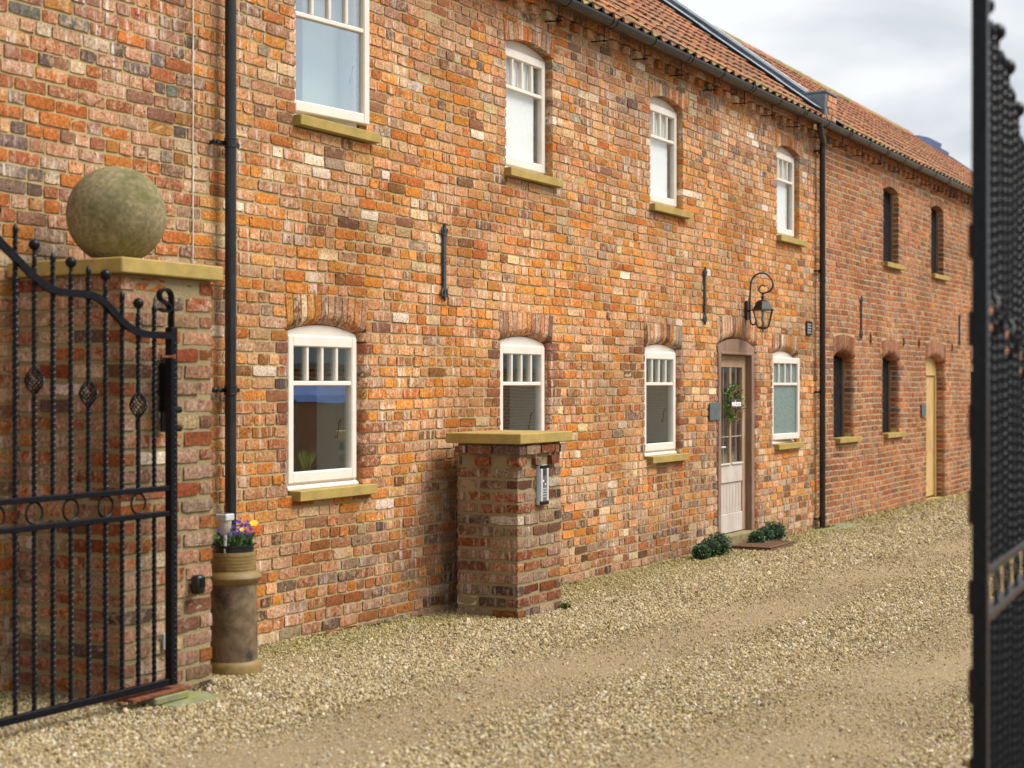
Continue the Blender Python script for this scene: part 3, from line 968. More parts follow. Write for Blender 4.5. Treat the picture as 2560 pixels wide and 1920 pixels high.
def lay_roof(hs, x0, x1, rows, gauge=.295, valley=None):
    un = MB()
    yr = EY + rows * gauge * ca_; zr = EZ + rows * gauge * sa_
    un.prism([(EY + .03, EZ - .03), (yr, zr - .02), (4.6, EZ - .03 - .1), (4.6, EZ - .2), (EY + .03, EZ - .06)], 'x', x0, valley or x1)
    if valley:
        ye = max(EY + .05, yr - (x1 - valley) * .333); ze = EZ - .03 + (ye - EY) * SL
        a_ = [(valley, EY + .03, EZ - .03), (valley, yr, zr - .02), (valley, yr, 4.7), (valley, EY + .03, EZ - .06)]
        b_ = [(x1, EY + .03, EZ - .03), (x1, ye, ze), (x1, ye, 4.7), (x1, EY + .03, EZ - .06)]
        un.add(a_ + b_, [(0, 1, 5, 4), (1, 2, 6, 5), (2, 3, 7, 6), (3, 0, 4, 7), (4, 5, 6, 7)])
    roof = un.build('roof', M['tile'], hs)
    # give the under-roof a clay tint
    at_ = roof.data.attributes.new('tint', 'FLOAT_COLOR', 'POINT')
    at_.data.foreach_set('color', np.array([(.13, .07, .045, 1)] * len(roof.data.vertices), dtype=np.float32).ravel())
    pieces = []
    for j in range(rows):
        off = rng.normal(0, .004)
        k = 0
        while x0 + k * .205 < x1 - .1:
            x = x0 + k * .205 + off
            if valley and x > valley and EY + (j + .6) * gauge * ca_ > yr - (x - valley) * .333:
                k += 1; continue
            u0 = j * gauge + rng.normal(0, .003); rz = rng.normal(0, .007); up = rng.normal(0, .002)
            vv = []
            for (a, u, h_) in TV:
                uu = u0 + u + a * rz; h2 = h_ + up
                vv.append((x + a, EY - .02 + uu * ca_ - h2 * sa_, EZ - .025 + uu * sa_ + h2 * ca_))
            c_ = pick(TILEPAL)
            if j == 0 and rng.random() < .3: c_ = np.array((.27, .19, .085))
            pieces.append((project_area(x, vv[0][1], vv[0][2], .2, .3), vv, jcol(c_, .1)))
            k += 1
    pieces.sort(key=lambda p: -p[0])
    for s_, vv, tn in pieces[:300]:
        MB().add(vv, TF, tn).build('roof_tile', M['tile'], roof, fix=False)
    rest = MB()
    for s_, vv, tn in pieces[300:]: rest.add(vv, TF, tn)
    rest.build('roof_tiling', M['tile'], roof, fix=False)['kind'] = 'stuff'
    # ridge tiles
    x = x0; k = 0
    while x < (valley or x1) - .2:
        mb = MB()
        v0 = [(x + .004, yr + .11 * math.cos(a), zr - .055 + .10 * math.sin(a)) for a in np.linspace(0, math.pi, 8)]
        v1 = [(min(x1, x + .44), p[1], p[2] + .006) for p in v0]
        mb.add(v0 + v1, [(i, i + 1, i + 9, i + 8) for i in range(7)] + [tuple(range(8))], jcol((.26, .20, .07) if rng.random() < .6 else (.33, .17, .09)))
        mb.build('ridge_tile', M['tile'], roof, fix=False)
        x += .45
    return roof
roof1 = lay_roof(house, HX0 - .1, 18.12, 10)

# parapet between the two roofs, lead clad, with kneeler at the eaves
def slope(y, h): return EZ + (y - EY) * SL + h
pp = MB(); pp.prism([(.10, slope(.10, -.2)), (.10, slope(.10, .135)), (2.30, slope(2.30, .135)), (2.30, slope(2.30, -.2))], 'x', 18.28, 18.66)
par = pp.build('parapet', M['lead'], house)
pp = MB(); pp.prism([(.08, slope(.08, .137)), (.08, slope(.08, .165)), (2.32, slope(2.32, .165)), (2.32, slope(2.32, .137))], 'x', 18.60, 18.72)
pp.build('coping_edge', M['capl'], par)
pp = MB(); pp.prism([(.08, slope(.08, .137)), (.08, slope(.08, .155)), (2.32, slope(2.32, .155)), (2.32, slope(2.32, .137))], 'x', 18.25, 18.598)
pp.build('coping', M['lead'], par)
for k in range(5):   # lead flashing laid in overlapping lengths
    ya, ye = -.10 + k * .48, .41 + k * .48
    pp = MB(); h0 = .088 + .004 * (k % 2)
    pp.prism([(ya, slope(ya, h0)), (ya, slope(ya, h0 + .006)), (ye, slope(ye, h0 + .002)), (ye, slope(ye, h0 - .004))], 'x', 17.95 + rng.normal(0, .006), 18.285)
    pp.build('lead_flashing', M['leadl'], par)
kn = MB(); kn.cbox(18.27, 18.70, -.14, .24, 4.84, 5.17, .01)
kn.build('kneeler', M['lead'], par)
kn = MB(); kn.cbox(18.262, 18.712, -.158, .25, 5.171, 5.20, .006)
kn.build('kneeler_cap', M['lead'], par)
for r_ in range(4):
    for q in range(2):
        xa = 18.32 + q * .17 + (.04 if r_ % 2 else 0)
        vt, fc = brick_piece(xa, xa + .155, 4.856 + r_ * .077, 4.856 + r_ * .077 + .066, 0, rough=.7, lod=1, proud=.012)
        vt[:, 1] += -.14
        b_ = MB(); b_.add([tuple(p) for p in vt], fc, jcol((.52, .2, .07))); b_.build('kneeler_brick', M['brick'], par, fix=False)

# ================================================================== HOUSE 2 (unconverted range beyond)
barn = thing('brick_barn', 'red-brown brick barn range with boarded black openings beyond the drainpipe', 'barn', (26, 0, -.1))
BX0, BX1 = 18.42, 38.0
bu, blw = [], []
for xl in (21.29, 23.91): bu.append(Opening(xl, xl + .78, 3.352, 4.35, .07, .12, 0, .16, (xl + .02, xl + .92, 3.286, 3.352)))
for xl in (19.11, 21.30): blw.append(Opening(xl, xl + .78, .985, 1.98, .09, .225, .06, .2, (xl + .03, xl + .98, .919, .985)))
bdo = Opening(23.66, 24.76, -.5, 1.98, .11, .23, .06, .25)
bd2 = Opening(26.62, 27.75, -.5, 1.98, .11, .23, .06, .25)
def palb(x, z): return pick(PAL_B)
lay_wall(barn, 'barn', BX0, BX1, 4.63, bu + blw + [bdo, bd2], M['brick2'], M['mortar2'], palb, course=.075, joint=.0185, head_every=4, brk=.3, lod_far=27.5, rough=.6, jamb_rev=.2)
for op in bu + blw + [bdo, bd2]: lay_arch(barn, op, M['brick2'], M['mortar2'], lambda x, z: pick([((.34, .135, .06), 5), ((.29, .11, .05), 5), ((.37, .175, .09), 3)]), yb=.21, ec=.042)
for op in bu + blw: sill(barn, op)
for op in bu + blw:
    ybd = .115 if op in bu else .15
    MB().cbox(op.xl + .006, op.xr - .006, ybd, ybd + .02, op.zb + .002, op.zs + .02, .003).build('window_board', M['board'], barn)
    MB().box(op.xr - .03, op.xr - .004, ybd - .03, ybd - .001, op.zb + .003, op.zs - .02).build('board_batten', M['oak'], barn)
b_ = MB(); b_.box(BX0, BX1, 4.4, 4.6, -.5, 4.8); b_.box(BX1 - .2, BX1 - .001, .36, 4.39, -.5, 4.8); b_.box(BX0 + .3, BX1 - .3, .4, .42, -.4, 4.6)
b_.build('back_wall', M['mortar2'], barn)
dentils(barn, BX0, 31.0, M['brick2'], M['mortar2'], palb)
MB().box(31.0, BX1, -.04, .2, 4.63, 4.80).build('wall_head', M['mortar2'], barn)
# pine door of the barn
f_ = MB()
f_.cbox(23.668, 23.72, .13, .21, -.09, 1.80, .004); f_.cbox(24.69, 24.752, .13, .21, -.09, 1.80, .004)
pts = [(23.668, 1.801), (24.752, 1.801)]
hA = math.asin((24.752 - bdo.cx) / bdo.R)
pts += [(bdo.cx + (bdo.R - .003) * math.sin(a), bdo.zc + (bdo.R - .003) * math.cos(a)) for a in np.linspace(hA, -hA, 13)]
f_.prism(pts, 'y', .135, .21)
f_.build('door_frame', M['pine'], barn)
dr2 = MB().box(23.721, 24.689, .186, .20, -.08, 1.80).build('door', M['pine'], barn)
nb = 7; bw = (24.689 - 23.721) / nb
for k in range(nb):
    MB().cbox(23.721 + bw * k + .0015, 23.721 + bw * (k + 1) - .0015, .16, .185, -.075, 1.795, .006).build('door_board', M['pine'], dr2)
MB().cbox(23.64, 24.80, -.01, .25, -.25, -.10, .01).build('doorstep', M['stone'], barn)
# dark doorway with a timber head next to the gate
MB().cbox(26.63, 27.74, .16, .19, -.3, 1.88, .004).build('doorway_board', M['board'], barn)
pts = [(26.63, 1.881), (27.74, 1.881)]
hA = math.asin((27.74 - bd2.cx) / bd2.R)
pts += [(bd2.cx + (bd2.R - .003) * math.sin(a), bd2.zc + (bd2.R - .003) * math.cos(a)) for a in np.linspace(hA, -hA, 13)]
MB().prism(pts, 'y', .13, .2).build('timber_head', M['pine'], barn)
roof2 = lay_roof(barn, 18.70, BX1, 10, valley=30.7)

# blue tarpaulin-covered roof of a wing behind the barn ridge
tp = thing('blue_roof', 'blue sheeted roof edge poking up behind the barn ridge', 'roof', (34, 2.5, 5.0))
M['blue'] = plain('blue_sheet', (.028, .055, .16), .5, var=.3, scale=2)
M['darkblue'] = plain('dark_roof_edge', (.012, .02, .04), .6, var=.3, scale=2)
b_ = MB(); b_.prism([(31.26, 5.9), (31.26, 6.66), (32.0, 6.76), (32.8, 6.83), (33.95, 6.845), (33.86, 6.75), (34.6, 6.74), (34.46, 6.62), (34.46, 5.9)], 'y', 2.28, 2.9)
b_.build('sheet', M['blue'], tp)
b_ = MB(); b_.prism([(31.2, 5.2), (31.2, 6.62), (34.5, 6.61), (36.9, 6.53), (36.9, 5.2)], 'y', 2.17, 2.27)
b_.build('edge_board', M['darkblue'], tp)
b_ = MB(); b_.prism([(30.75, 5.0), (30.75, 6.62), (31.3, 6.78), (31.85, 6.66), (31.85, 5.0)], 'y', 2.30, 3.5)
b_.build('mossy_gable', M['moss'], tp)
b_ = MB(); b_.box(31.9, 36.8, 2.92, 4.7, 4.9, 6.3)
b_.build('wall', M['mortar2'], tp)

# ================================================================== gutters and drainpipes
def gutter(name, label, x0, x1, first, mat):
    gt = thing(name, label, 'gutter', ((x0 + x1) / 2, -.17, 4.79), 'eaves gutters')
    r = .06
    pr = [(-.17 + r * math.cos(a), 4.795 + r * math.sin(a)) for a in np.linspace(math.pi, 2 * math.pi, 13)]
    pi_ = [(-.17 + (r - .006) * math.cos(a), 4.795 + (r - .006) * math.sin(a)) for a in np.linspace(2 * math.pi, math.pi, 13)]
    b = MB(); b.prism(pr + pi_, 'x', x0, x1)
    b.build('trough', mat, gt, smooth=40)
    x = first; k = 0
    while x < x1 - .1:
        r2 = .066
        pr2 = [(-.17 + r2 * math.cos(a), 4.797 + r2 * math.sin(a)) for a in np.linspace(math.pi, 2 * math.pi, 13)]
        pr3 = [(-.17 + (r + .001) * math.cos(a), 4.797 + (r + .001) * math.sin(a)) for a in np.linspace(2 * math.pi, math.pi, 13)]
        if k % 2 == 0:
            for dx in (-.05, .035): 
                b = MB(); b.prism(pr2 + pr3, 'x', x + dx, x + dx + .022); b.build('joint_collar', mat, gt, smooth=40)
        else:
            b = MB(); b.prism(pr2 + pr3, 'x', x - .006, x + .006); b.build('joint_collar', mat, gt, smooth=40)
        b = MB(); b.tube([(x - .02, -.12, 4.742), (x - .02, -.12, 4.60)], .005, 6); b.tube([(x - .02, .01, 4.625), (x - .02, -.155, 4.618)], .006, 6); b.box(x - .03, x - .01, -.13, -.11, 4.612, 4.628)
        b.build('bracket', M['iron'], gt, smooth=50)
        x += .852; k += 1
    return gt
gutter('gutter', 'black half-round gutter under the near orange house roof', HX0 - .1, 18.44, 11.35 - .852 * 9, M['pipe'])
gutter('gutter', 'black half-round gutter under the far barn roof, past the swan-neck', 18.445, BX1, 18.445 + .6, M['pipe'])

def pipe(label, x, r, brs, top, zbot, swan=None):
    p = thing('drainpipe', label, 'drainpipe', (x, -.075, zbot), 'black drainpipes')
    y = -.075
    if swan:
        pth = [(swan, -.17, 4.75), (swan, -.17, 4.70), (swan + .02, -.165, 4.665), (x - .04, -.10, 4.585), (x - .01, -.08, 4.55), (x, y, 4.51), (x, y, zbot)]
    else:
        pth = [(x, y, top), (x, y, zbot)]
    MB().tube(pth, r, 16).build('pipe', M['pipe'], p, smooth=50)
    for z in brs:
        b = MB(); b.lathe([(r, -.028), (r + .006, -.026), (r + .006, -.020), (r + .003, -.018), (r + .003, .018), (r + .006, .020), (r + .006, .026), (r, .028)], x, y, z, 18)
        b.build('collar', M['pipe'], p, smooth=50)
        b = MB(); b.cbox(x - .115, x + .115, -.052, -.03, z - .013, z + .013, .004)
        for s_ in (-1, 1): b.tube([(x + s_ * .09, -.062, z), (x + s_ * .09, .01, z)], .013, 8)
        b.build('bracket', M['pipe'], p, smooth=40)
    return p
pipe('black drainpipe rising behind the flower planter at left', 7.223, .0335, (3.07, 1.62, .42), 4.76, .0)
pipe('black swan-neck drainpipe where the orange house meets the barn', 18.36, .036, (4.473, 3.03, 1.568, .04), 0, -.08, 17.97)
fs = MB().cbox(18.0, 19.15, -.33, -.02, -.2, -.075, .01).build('drain_slab', M['moss'], None)
tag(fs, 'mossy stone slab at the foot of the swan-neck drainpipe', 'slab')

# ================================================================== wall irons
def fleur(name, label, x, z0, z1, group):
    p = thing(name, label, 'wall tie', (x, 0, z0), group)
    b = MB(); b.cbox(x - .019, x + .019, -.022, -.006, z0 + .07, z1 - .07, .003); b.build('bar', M['ironblue'], p)
    for zz, s_ in ((z0, 1), (z1, -1)):
        pts = [(x, zz), (x + .016, zz + s_ * .04), (x + .008, zz + s_ * .075), (x - .008, zz + s_ * .075), (x - .016, zz + s_ * .04)]
        b = MB(); b.prism(pts, 'y', -.024, -.007)
        for q in (-1, 1):
            pth = [(x + q * .012, -.015, zz + s_ * .10), (x + q * .030, -.015, zz + s_ * .075), (x + q * .040, -.015, zz + s_ * .055), (x + q * .034, -.015, zz + s_ * .038), (x + q * .024, -.015, zz + s_ * .045)]
            b.tube(pth, [.006, .009, .010, .009, .007], 6)
        b.box(x - .024, x + .024, -.026, -.006, zz + s_ * .085 - .006, zz + s_ * .085 + .006)
        b.build('fleur_tip', M['ironblue'], p, smooth=40)
    b = MB(); b.lathe([(.011, -.004), (.011, 0), (.007, .005), (0, .007)], 0, 0, 0, 10)
    b.build('bolt', M['ironblue'], p, smooth=50, fn=lambda q: (x + q[0], -.022 - q[2], (z0 + z1) / 2 + q[1]))
GT = 'fleur-de-lis wall ties'
fleur('wall_tie', 'dark iron fleur-de-lis wall tie between the two nearest upper windows', 9.72, 2.262, 2.83, GT)
fleur('wall_tie', 'dark iron fleur-de-lis wall tie left of the lantern', 14.75, 2.26, 2.845, GT)
fleur('wall_tie', 'iron wall tie on the barn above its first boarded ground window', 20.2, 2.267, 2.822, GT)
fleur('wall_tie', 'iron wall tie on the barn to the right of the pine door arch', 25.69, 2.29, 2.81, GT)
for x, z0, z1, lb in ((20.646, 2.18, 2.36, 'small rusty iron strap beside the first barn wall tie'), (22.31, 2.20, 2.34, 'small rusty iron strap right of the second boarded ground window arch'), (23.17, 2.20, 2.345, 'small rusty iron strap just left of the pine door arch'), (25.215, 2.19, 2.32, 'small rusty iron strap just right of the pine door arch')):
    b = MB(); b.prism([(-.004, z0), (-.018, z0 + .04), (-.022, (z0 + z1) / 2), (-.018, z1 - .04), (-.004, z1), (.002, z1), (.002, z0)], 'x', x - .011, x + .011)
    tag(b.build('iron_strap', M['rust']), lb, 'iron strap', 'small rusty straps on the barn')

# vent
v = thing('air_vent', 'small dark louvred vent on the orange wall beside the swan-neck pipe', 'vent', (18.05, 0, 2.25))
b = MB()
for a in ((17.955, 17.972), (18.128, 18.145)): b.cbox(a[0], a[1], -.02, .0, 2.25, 2.415, .002)
for a in ((2.25, 2.266), (2.399, 2.415)): b.cbox(17.9725, 18.1275, -.0195, .0, a[0], a[1], .002)
b.build('frame', M['pipe'], v)
for k in range(4):
    z = 2.272 + k * .032
    b = MB(); b.prism([(-.018, z), (-.015, z), (-.001, z + .022), (-.004, z + .022)], 'x', 17.973, 18.127)
    b.build('slat', M['greyplate2'], v)
MB().box(17.973, 18.127, -.0008, .004, 2.266, 2.399).build('backing', M['pipe'], v)

# slate name plaques
def plaque(label, x0, x1, z0, z1, marks):
    p = MB().cbox(x0, x1, -.022, -.008, z0, z1, .003).build('name_plaque', M['slate'])
    tag(p, label, 'plaque')
    return p
plaque('grey slate plaque on the brick left of the wreath door', 14.87, 15.145, 1.292, 1.472, 0)
plaque('grey slate plaque on the barn wall left of the pine door', 23.27, 23.52, 1.187, 1.37, 0)

# ================================================================== LANTERN
lx = 15.95
la = thing('wall_lantern', 'black six-sided wall lantern on a scrolled bracket above the wreath door', 'lantern', (lx, 0, 2.4))
b = MB(); b.prism([(lx + .045 * math.cos(a), 2.455 + (.06 if math.sin(a) > 0 else -.06) + .045 * math.sin(a)) for a in np.linspace(0, 2 * math.pi, 25)[:-1]], 'y', -.028, .0)
b.build('backplate', M['pipe'], la, smooth=40)
pth = [(lx, -.115, 2.325), (lx, -.10, 2.302), (lx, -.075, 2.298), (lx, -.055, 2.315), (lx, -.048, 2.36), (lx, -.046, 2.45), (lx, -.046, 2.60), (lx, -.050, 2.68)]
for k in range(1, 13):      # big loop
    a = math.pi - math.pi * 1.42 * k / 12
    pth.append((lx, -.178 - .128 * math.cos(a) * -1 if False else -.178 + .128 * -math.cos(math.pi - a) * -1, 2.71 + .142 * math.sin(a)))
pth2 = [(lx, -.05, 2.69)]
pth = pth[:8]
for k in range(1, 15):
    a = math.pi * 1.5 * k / 14
    pth.append((lx, -.178 + .128 * math.cos(a), 2.715 + .138 * math.sin(a)) if a < math.pi else (lx, -.185 + .121 * math.cos(a), 2.715 + .080 * math.sin(a)))
for k in range(1, 12):
    a = -math.pi / 2 - math.pi * 1.25 * k / 11 * -1 if False else -math.pi / 2 + math.pi * 1.3 * k / 11
    rr_ = .047 - .0012 * k
    pth.append((lx, -.190 + rr_ * math.cos(a), 2.682 + rr_ * math.sin(a)))
b = MB(); b.tube(pth, [.0095] * 8 + [.0095] * 12 + [.0085] * 4 + [.007] * 9, 10) if len(pth) == 33 else MB()
if len(pth) != 33: b = MB().tube(pth, .0085, 10)
b.build('bracket', M['pipe'], la, smooth=60)
b = MB(); b.tube([(lx, -.0, 2.45), (lx, -.046, 2.45)], .014, 10); b.tube([(lx, -.046, 2.455), (lx, -.10, 2.455)], .006, 8)
b.build('stub', M['pipe'], la, smooth=50)
ly = -.192
b = MB(); b.lathe([(.010, 2.64), (.013, 2.625), (.008, 2.61), (.012, 2.603), (.030, 2.597), (.010, 2.588), (.013, 2.575), (.02, 2.566), (.0, 2.56)][::-1], lx, ly, 0, 14)
b.build('hanger', M['pipe'], la, smooth=40)
def hexring(r, z, off=R_(15)): return [(lx + r * math.cos(off + k * math.pi / 3), ly + r * math.sin(off + k * math.pi / 3), z) for k in range(6)]
def hexloft(rings):
    v = []; f = []
    for r in rings: v += r
    for k in range(len(rings) - 1):
        for j in range(6):
            q = (j + 1) % 6
            f.append((k * 6 + j, k * 6 + q, k * 6 + 6 + q, k * 6 + 6 + j))
    f.append(tuple(range(5, -1, -1))); f.append(tuple(range(len(rings) * 6 - 6, len(rings) * 6)))
    return MB().add(v, f)
hexloft([hexring(.135, 2.448), hexring(.138, 2.456), hexring(.115, 2.466), hexring(.074, 2.545), hexring(.045, 2.562), hexring(.018, 2.566)]).build('cap', M['pipe'], la)
hexloft([hexring(.02, 2.245), hexring(.05, 2.256), hexring(.072, 2.27), hexring(.068, 2.278)]).build('base', M['pipe'], la)
b = MB(); b.lathe([(.0, -.03), (.007, -.026), (.009, -.02), (.005, -.012), (.008, 0)], lx, ly, 2.247, 10); b.build('finial', M['pipe'], la, smooth=50)
A_, B_ = hexring(.068, 2.276), hexring(.112, 2.449)
for k in range(6):
    MB().tube([A_[k], B_[k]], .006, 6).build('frame_bar', M['pipe'], la)
    q = (k + 1) % 6
    b = MB(); n_ = Vector(((A_[k][0] + A_[q][0]) / 2 - lx, (A_[k][1] + A_[q][1]) / 2 - ly, 0)).normalized() * .002
    v8 = [Vector(A_[k]) - n_, Vector(A_[q]) - n_, Vector(B_[q]) - n_, Vector(B_[k]) - n_]
    v8 += [p - n_ * 1.0 for p in v8]
    b.add([tuple(p) for p in v8], [(0, 1, 2, 3), (7, 6, 5, 4), (0, 4, 5, 1), (1, 5, 6, 2), (2, 6, 7, 3), (3, 7, 4, 0)])
    b.build('pane', M['glass_lo'], la)
M['bulb'] = plain('frosted_bulb', (.75, .74, .70), .3, var=.02)
b = MB(); b.lathe([(.0, 2.32), (.016, 2.328), (.024, 2.35), (.02, 2.375), (.012, 2.395), (.012, 2.44), (0, 2.445)], lx, ly, 0, 14); b.build('bulb', M['bulb'], la, smooth=60)

# ================================================================== WREATH with welcome board
wr = thing('door_wreath', 'green leafy wreath with pink sprigs and a welcome board on the oak door', 'wreath', (15.63, .03, 1.46))
M['leaf'] = tint_mat('wreath_leaf', .6, 0, 60, .2)
def leaf_cluster(mb, cen, dirv, ln, wd, col):
    d = Vector(dirv).normalized()
    s_ = d.cross(Vector((rng.normal(), rng.normal(), rng.normal()))).normalized()
    n_ = d.cross(s_)
    c = Vector(cen)
    p = [c, c + d * ln * .45 + s_ * wd + n_ * wd * .3, c + d * ln, c + d * ln * .45 - s_ * wd + n_ * wd * .3, c + d * ln * .5]
    mb.add([tuple(q) for q in p], [(0, 1, 4), (1, 2, 4), (2, 3, 4), (3, 0, 4)], col)
lf = MB(); pk = MB()
for k in range(820):
    a = rng.uniform(0, 2 * math.pi); rr_ = .160 + rng.normal(0, .019)
    cx, cz = 15.63 + rr_ * math.cos(a), 1.465 + rr_ * math.sin(a)
    cy = .055 - abs(rng.normal(0, .034))
    tang = Vector((-math.sin(a), 0, math.cos(a))) * (1 if rng.random() < .5 else -1)
    rad = Vector((math.cos(a), 0, math.sin(a)))
    d = tang * rng.uniform(.0, 1) + rad * rng.normal(0, .6) + Vector((0, -rng.uniform(.1, 1), 0))
    col = [(.10, .26, .04), (.045, .14, .05), (.30, .44, .035), (.16, .34, .05), (.04, .12, .08)][rng.integers(5)]
    leaf_cluster(lf, (cx, cy, cz), d, rng.uniform(.026, .042), rng.uniform(.006, .010), (*np.array(col) * rng.uniform(.7, 1.3), 1))
lf.build('foliage', M['leaf'], wr, fix=False)['kind'] = 'stuff'
for k in range(26):
    a0 = [2.4, 1.3, 4.0, 5.6, 4.75, 3.5, 2.0][k % 7] + rng.normal(0, .14); rr_ = .16 + rng.normal(0, .025)
    cen = (15.63 + rr_ * math.cos(a0), -.02 + rng.uniform(-.03, .03), 1.465 + rr_ * math.sin(a0))
    pk = MB()
    for q in range(7):
        leaf_cluster(pk, cen, rng.normal(0, 1, 3) + np.array([0, -.7, 0]), .024, .007, (*np.array((.48, .13, .14) if rng.random() < .7 else (.55, .34, .28)) * rng.uniform(.7, 1.2), 1))
    pk.build('pink_sprig', M['leaf'], wr, fix=False)
ring_ = MB(); ring_.tube([(15.63 + .155 * math.cos(a), .05, 1.465 + .155 * math.sin(a)) for a in np.linspace(0, 2 * math.pi, 25)], .014, 6, cap=False)
ring_.build('twig_ring', M['oak'], wr)
M['signwood'] = plain('dark_stained_board', (.045, .032, .03), .7, var=.25, scale=25)
bd = MB().cbox(15.385, 15.685, -.048, -.036, 1.405, 1.505, .003).build('welcome_board', M['signwood'], wr)
def text_mesh(txt, size, mat, name, parent, place, shear=.0, bold=.0):
    cu = bpy.data.curves.new(name, 'FONT')
    cu.body = txt; cu.size = size; cu.align_x = 'CENTER'; cu.align_y = 'CENTER'; cu.extrude = .0015; cu.offset = bold; cu.shear = shear; cu.resolution_u = 3
    to = bpy.data.objects.new(name, cu)
    me_ = bpy.data.meshes.new_from_object(to)
    bpy.data.objects.remove(to)
    for vv in me_.vertices: vv.co = place(vv.co)
    me_.materials.clear(); me_.materials.append(mat)
    ob = bpy.data.objects.new(name, me_); COL.objects.link(ob); adopt(ob, parent)
    return ob
M['signwhite'] = plain('white_lettering', (.85, .85, .83), .6, var=.02)
text_mesh('welcome', .068, M['signwhite'], 'lettering', bd, lambda c: (15.535 + c.x * 1.08, -.0495 - c.z, 1.457 + c.y * 1.3), .2, .0016)

# ================================================================== DOORMAT and TOPIARY
M['coir'] = plain('brown_coir', (.125, .062, .03), .95, var=.35, scale=90, bumpd=.006)
mat_ = thing('doormat', 'brown ribbed coir doormat on the gravel in front of the step', 'doormat', (15.75, -.28, -.06))
z0 = gz(15.75) + .022
b = MB(); b.cbox(15.34, 16.12, -.50, -.05, z0 - .03, z0 + .012, .01); b.build('base', M['coir'], mat_)
b = MB()
for e in ((15.34, 16.12, -.50, -.455), (15.34, 16.12, -.095, -.05)): b.cbox(e[0], e[1], e[2], e[3], z0 + .0125, z0 + .026, .005)
for e in ((15.34, 15.385), (16.075, 16.12)): b.cbox(e[0], e[1], -.454, -.096, z0 + .0125, z0 + .0255, .005)
b.build('border', M['coir'], mat_)
for k in range(9):
    xa = 15.40 + k * .0735
    b = MB(); b.cbox(xa, xa + .05, -.44, -.11, z0 + .0125, z0 + .022, .004); b.build('rib', M['coir'], mat_)

M['box'] = tint_mat('boxwood_leaf', .5, 0, 80, .2, spec=.4)
M['boxcore'] = plain('dark_topiary_core', (.008, .016, .009), .95, var=.3)
def topiary(label, balls):
    tpy = thing('topiary', label, 'topiary', (balls[1][0], balls[1][1], gz(balls[1][0])), 'fallen topiary balls by the door')
    for (x, y, r) in balls:
        zc = gz(x) + r * .97
        bm = bmesh.new(); bmesh.ops.create_icosphere(bm, subdivisions=2, radius=r * .9, matrix=Matrix.Translation((x, y, zc)))
        me_ = bpy.data.meshes.new('core'); bm.to_mesh(me_); bm.free(); me_.materials.append(M['boxcore'])
        ob = bpy.data.objects.new('ball', me_); COL.objects.link(ob); adopt(ob, tpy)
        lf = MB()
        for k in range(620):
            d = Vector(rng.normal(0, 1, 3)).normalized()
            p = Vector((x, y, zc)) + d * r * rng.uniform(.84, 1.08)
            if p.z < gz(x) + .002: continue
            dd = d * .8 + Vector(rng.normal(0, .6, 3))
            col = [(.026, .085, .034), (.04, .12, .04), (.014, .05, .026), (.09, .17, .045), (.30, .33, .06)][rng.choice(5, p=[.3, .3, .18, .14, .08])]
            leaf_cluster(lf, p, dd, .023, .0075, (*np.array(col) * rng.uniform(.8, 1.3), 1))
        lfo = lf.build('foliage', M['box'], ob, fix=False)
        lfo['kind'] = 'stuff'
topiary('dark green triple-ball topiary lying on the gravel left of the doormat', ((14.16, -.21, .078), (14.40, -.205, .096), (14.66, -.20, .112)))
topiary('dark green triple-ball topiary lying on the gravel right of the doormat', ((15.82, -.17, .078), (16.10, -.165, .092), (16.42, -.16, .108)))

# ================================================================== PILLARS
def pillar(name, label, x0, x1, y0, y1, ztop, zbase, cop, course, corbel=0):
    p = thing(name, label, 'pillar', ((x0 + x1) / 2, (y0 + y1) / 2, zbase))
    MB().box(x0 + .006, x1 - .006, y0 + .006, y1 - .006, zbase - .15, ztop - .001).build('core', M['mortarp'], p)
    nc = int(round((ztop - zbase + .06) / course))
    j = .023
    for i in range(nc):
        zb_ = ztop - i * course - j * .5; za = zb_ - course + j
        e = corbel if i == 0 else (corbel if (corbel and i == 1) else 0)
        odd = i % 2
        def put(u0, u1, face, depth, shrink=0):
            vt, fc = brick_piece(u0, u1, za + rng.normal(0, .0015), zb_ + rng.normal(0, .0015), depth, 0, 0, 1.25, 2, rng.normal(.002, .0018))
            o_ = []
            for (u, w_, v_) in vt:
                if face == 'f': o_.append((u, y0 - e + w_, v_))
                elif face == 'l': o_.append((x0 - e + w_, u, v_))
                else: o_.append((x1 + e - w_, u, v_))
            m_ = MB(); m_.add(o_, fc, jcol(pick(PAL_P), .15)); m_.build('brick', M['brickp'], p, smooth=38)
        def row(a, b_, face, first_half, fixed_first=None):
            u = a; k = 0
            while u < b_ - .03:
                L = .105 if (first_half and k == 0) else .222 * (1 + rng.normal(0, .03))
                if b_ - (u + L) < .07: L = b_ - u
                u1 = min(u + L, b_)
                put(u + (j * .5 if k else 0), u1 - (j * .5 if u1 < b_ - .001 else 0), face, .09)
                u = u1; k += 1
        if corbel and i == 1:      # dentilled course
            u = x0 - e; k = 0
            while u < x1 + e - .05:
                if k % 2 == 0: put(u, min(u + .115, x1 + e), 'f', .1)
                u += .122; k += 1
            u = y0 - e + .125; k = 1
            while u < y1 - .03:
                if k % 2 == 0: put(u, min(u + .115, y1), 'l', .1)
                u += .122; k += 1
            continue
        if odd:
            row(x0 - e, x1 + e, 'f', False)
            row(y0 - e + .105, y1, 'l', False); row(y0 - e + .105, y1, 'r', False)
        else:
            row(x0 - e + .105, x1 + e - .105, 'f', False)
            row(y0 - e, y1, 'l', False); row(y0 - e, y1, 'r', False)
    cx0, cx1, cy0, cy1, cz0, cz1 = cop
    MB().cbox(cx0, cx1, cy0, cy1, cz0, cz1, .006).build('coping', M['stone'], p)
    return p
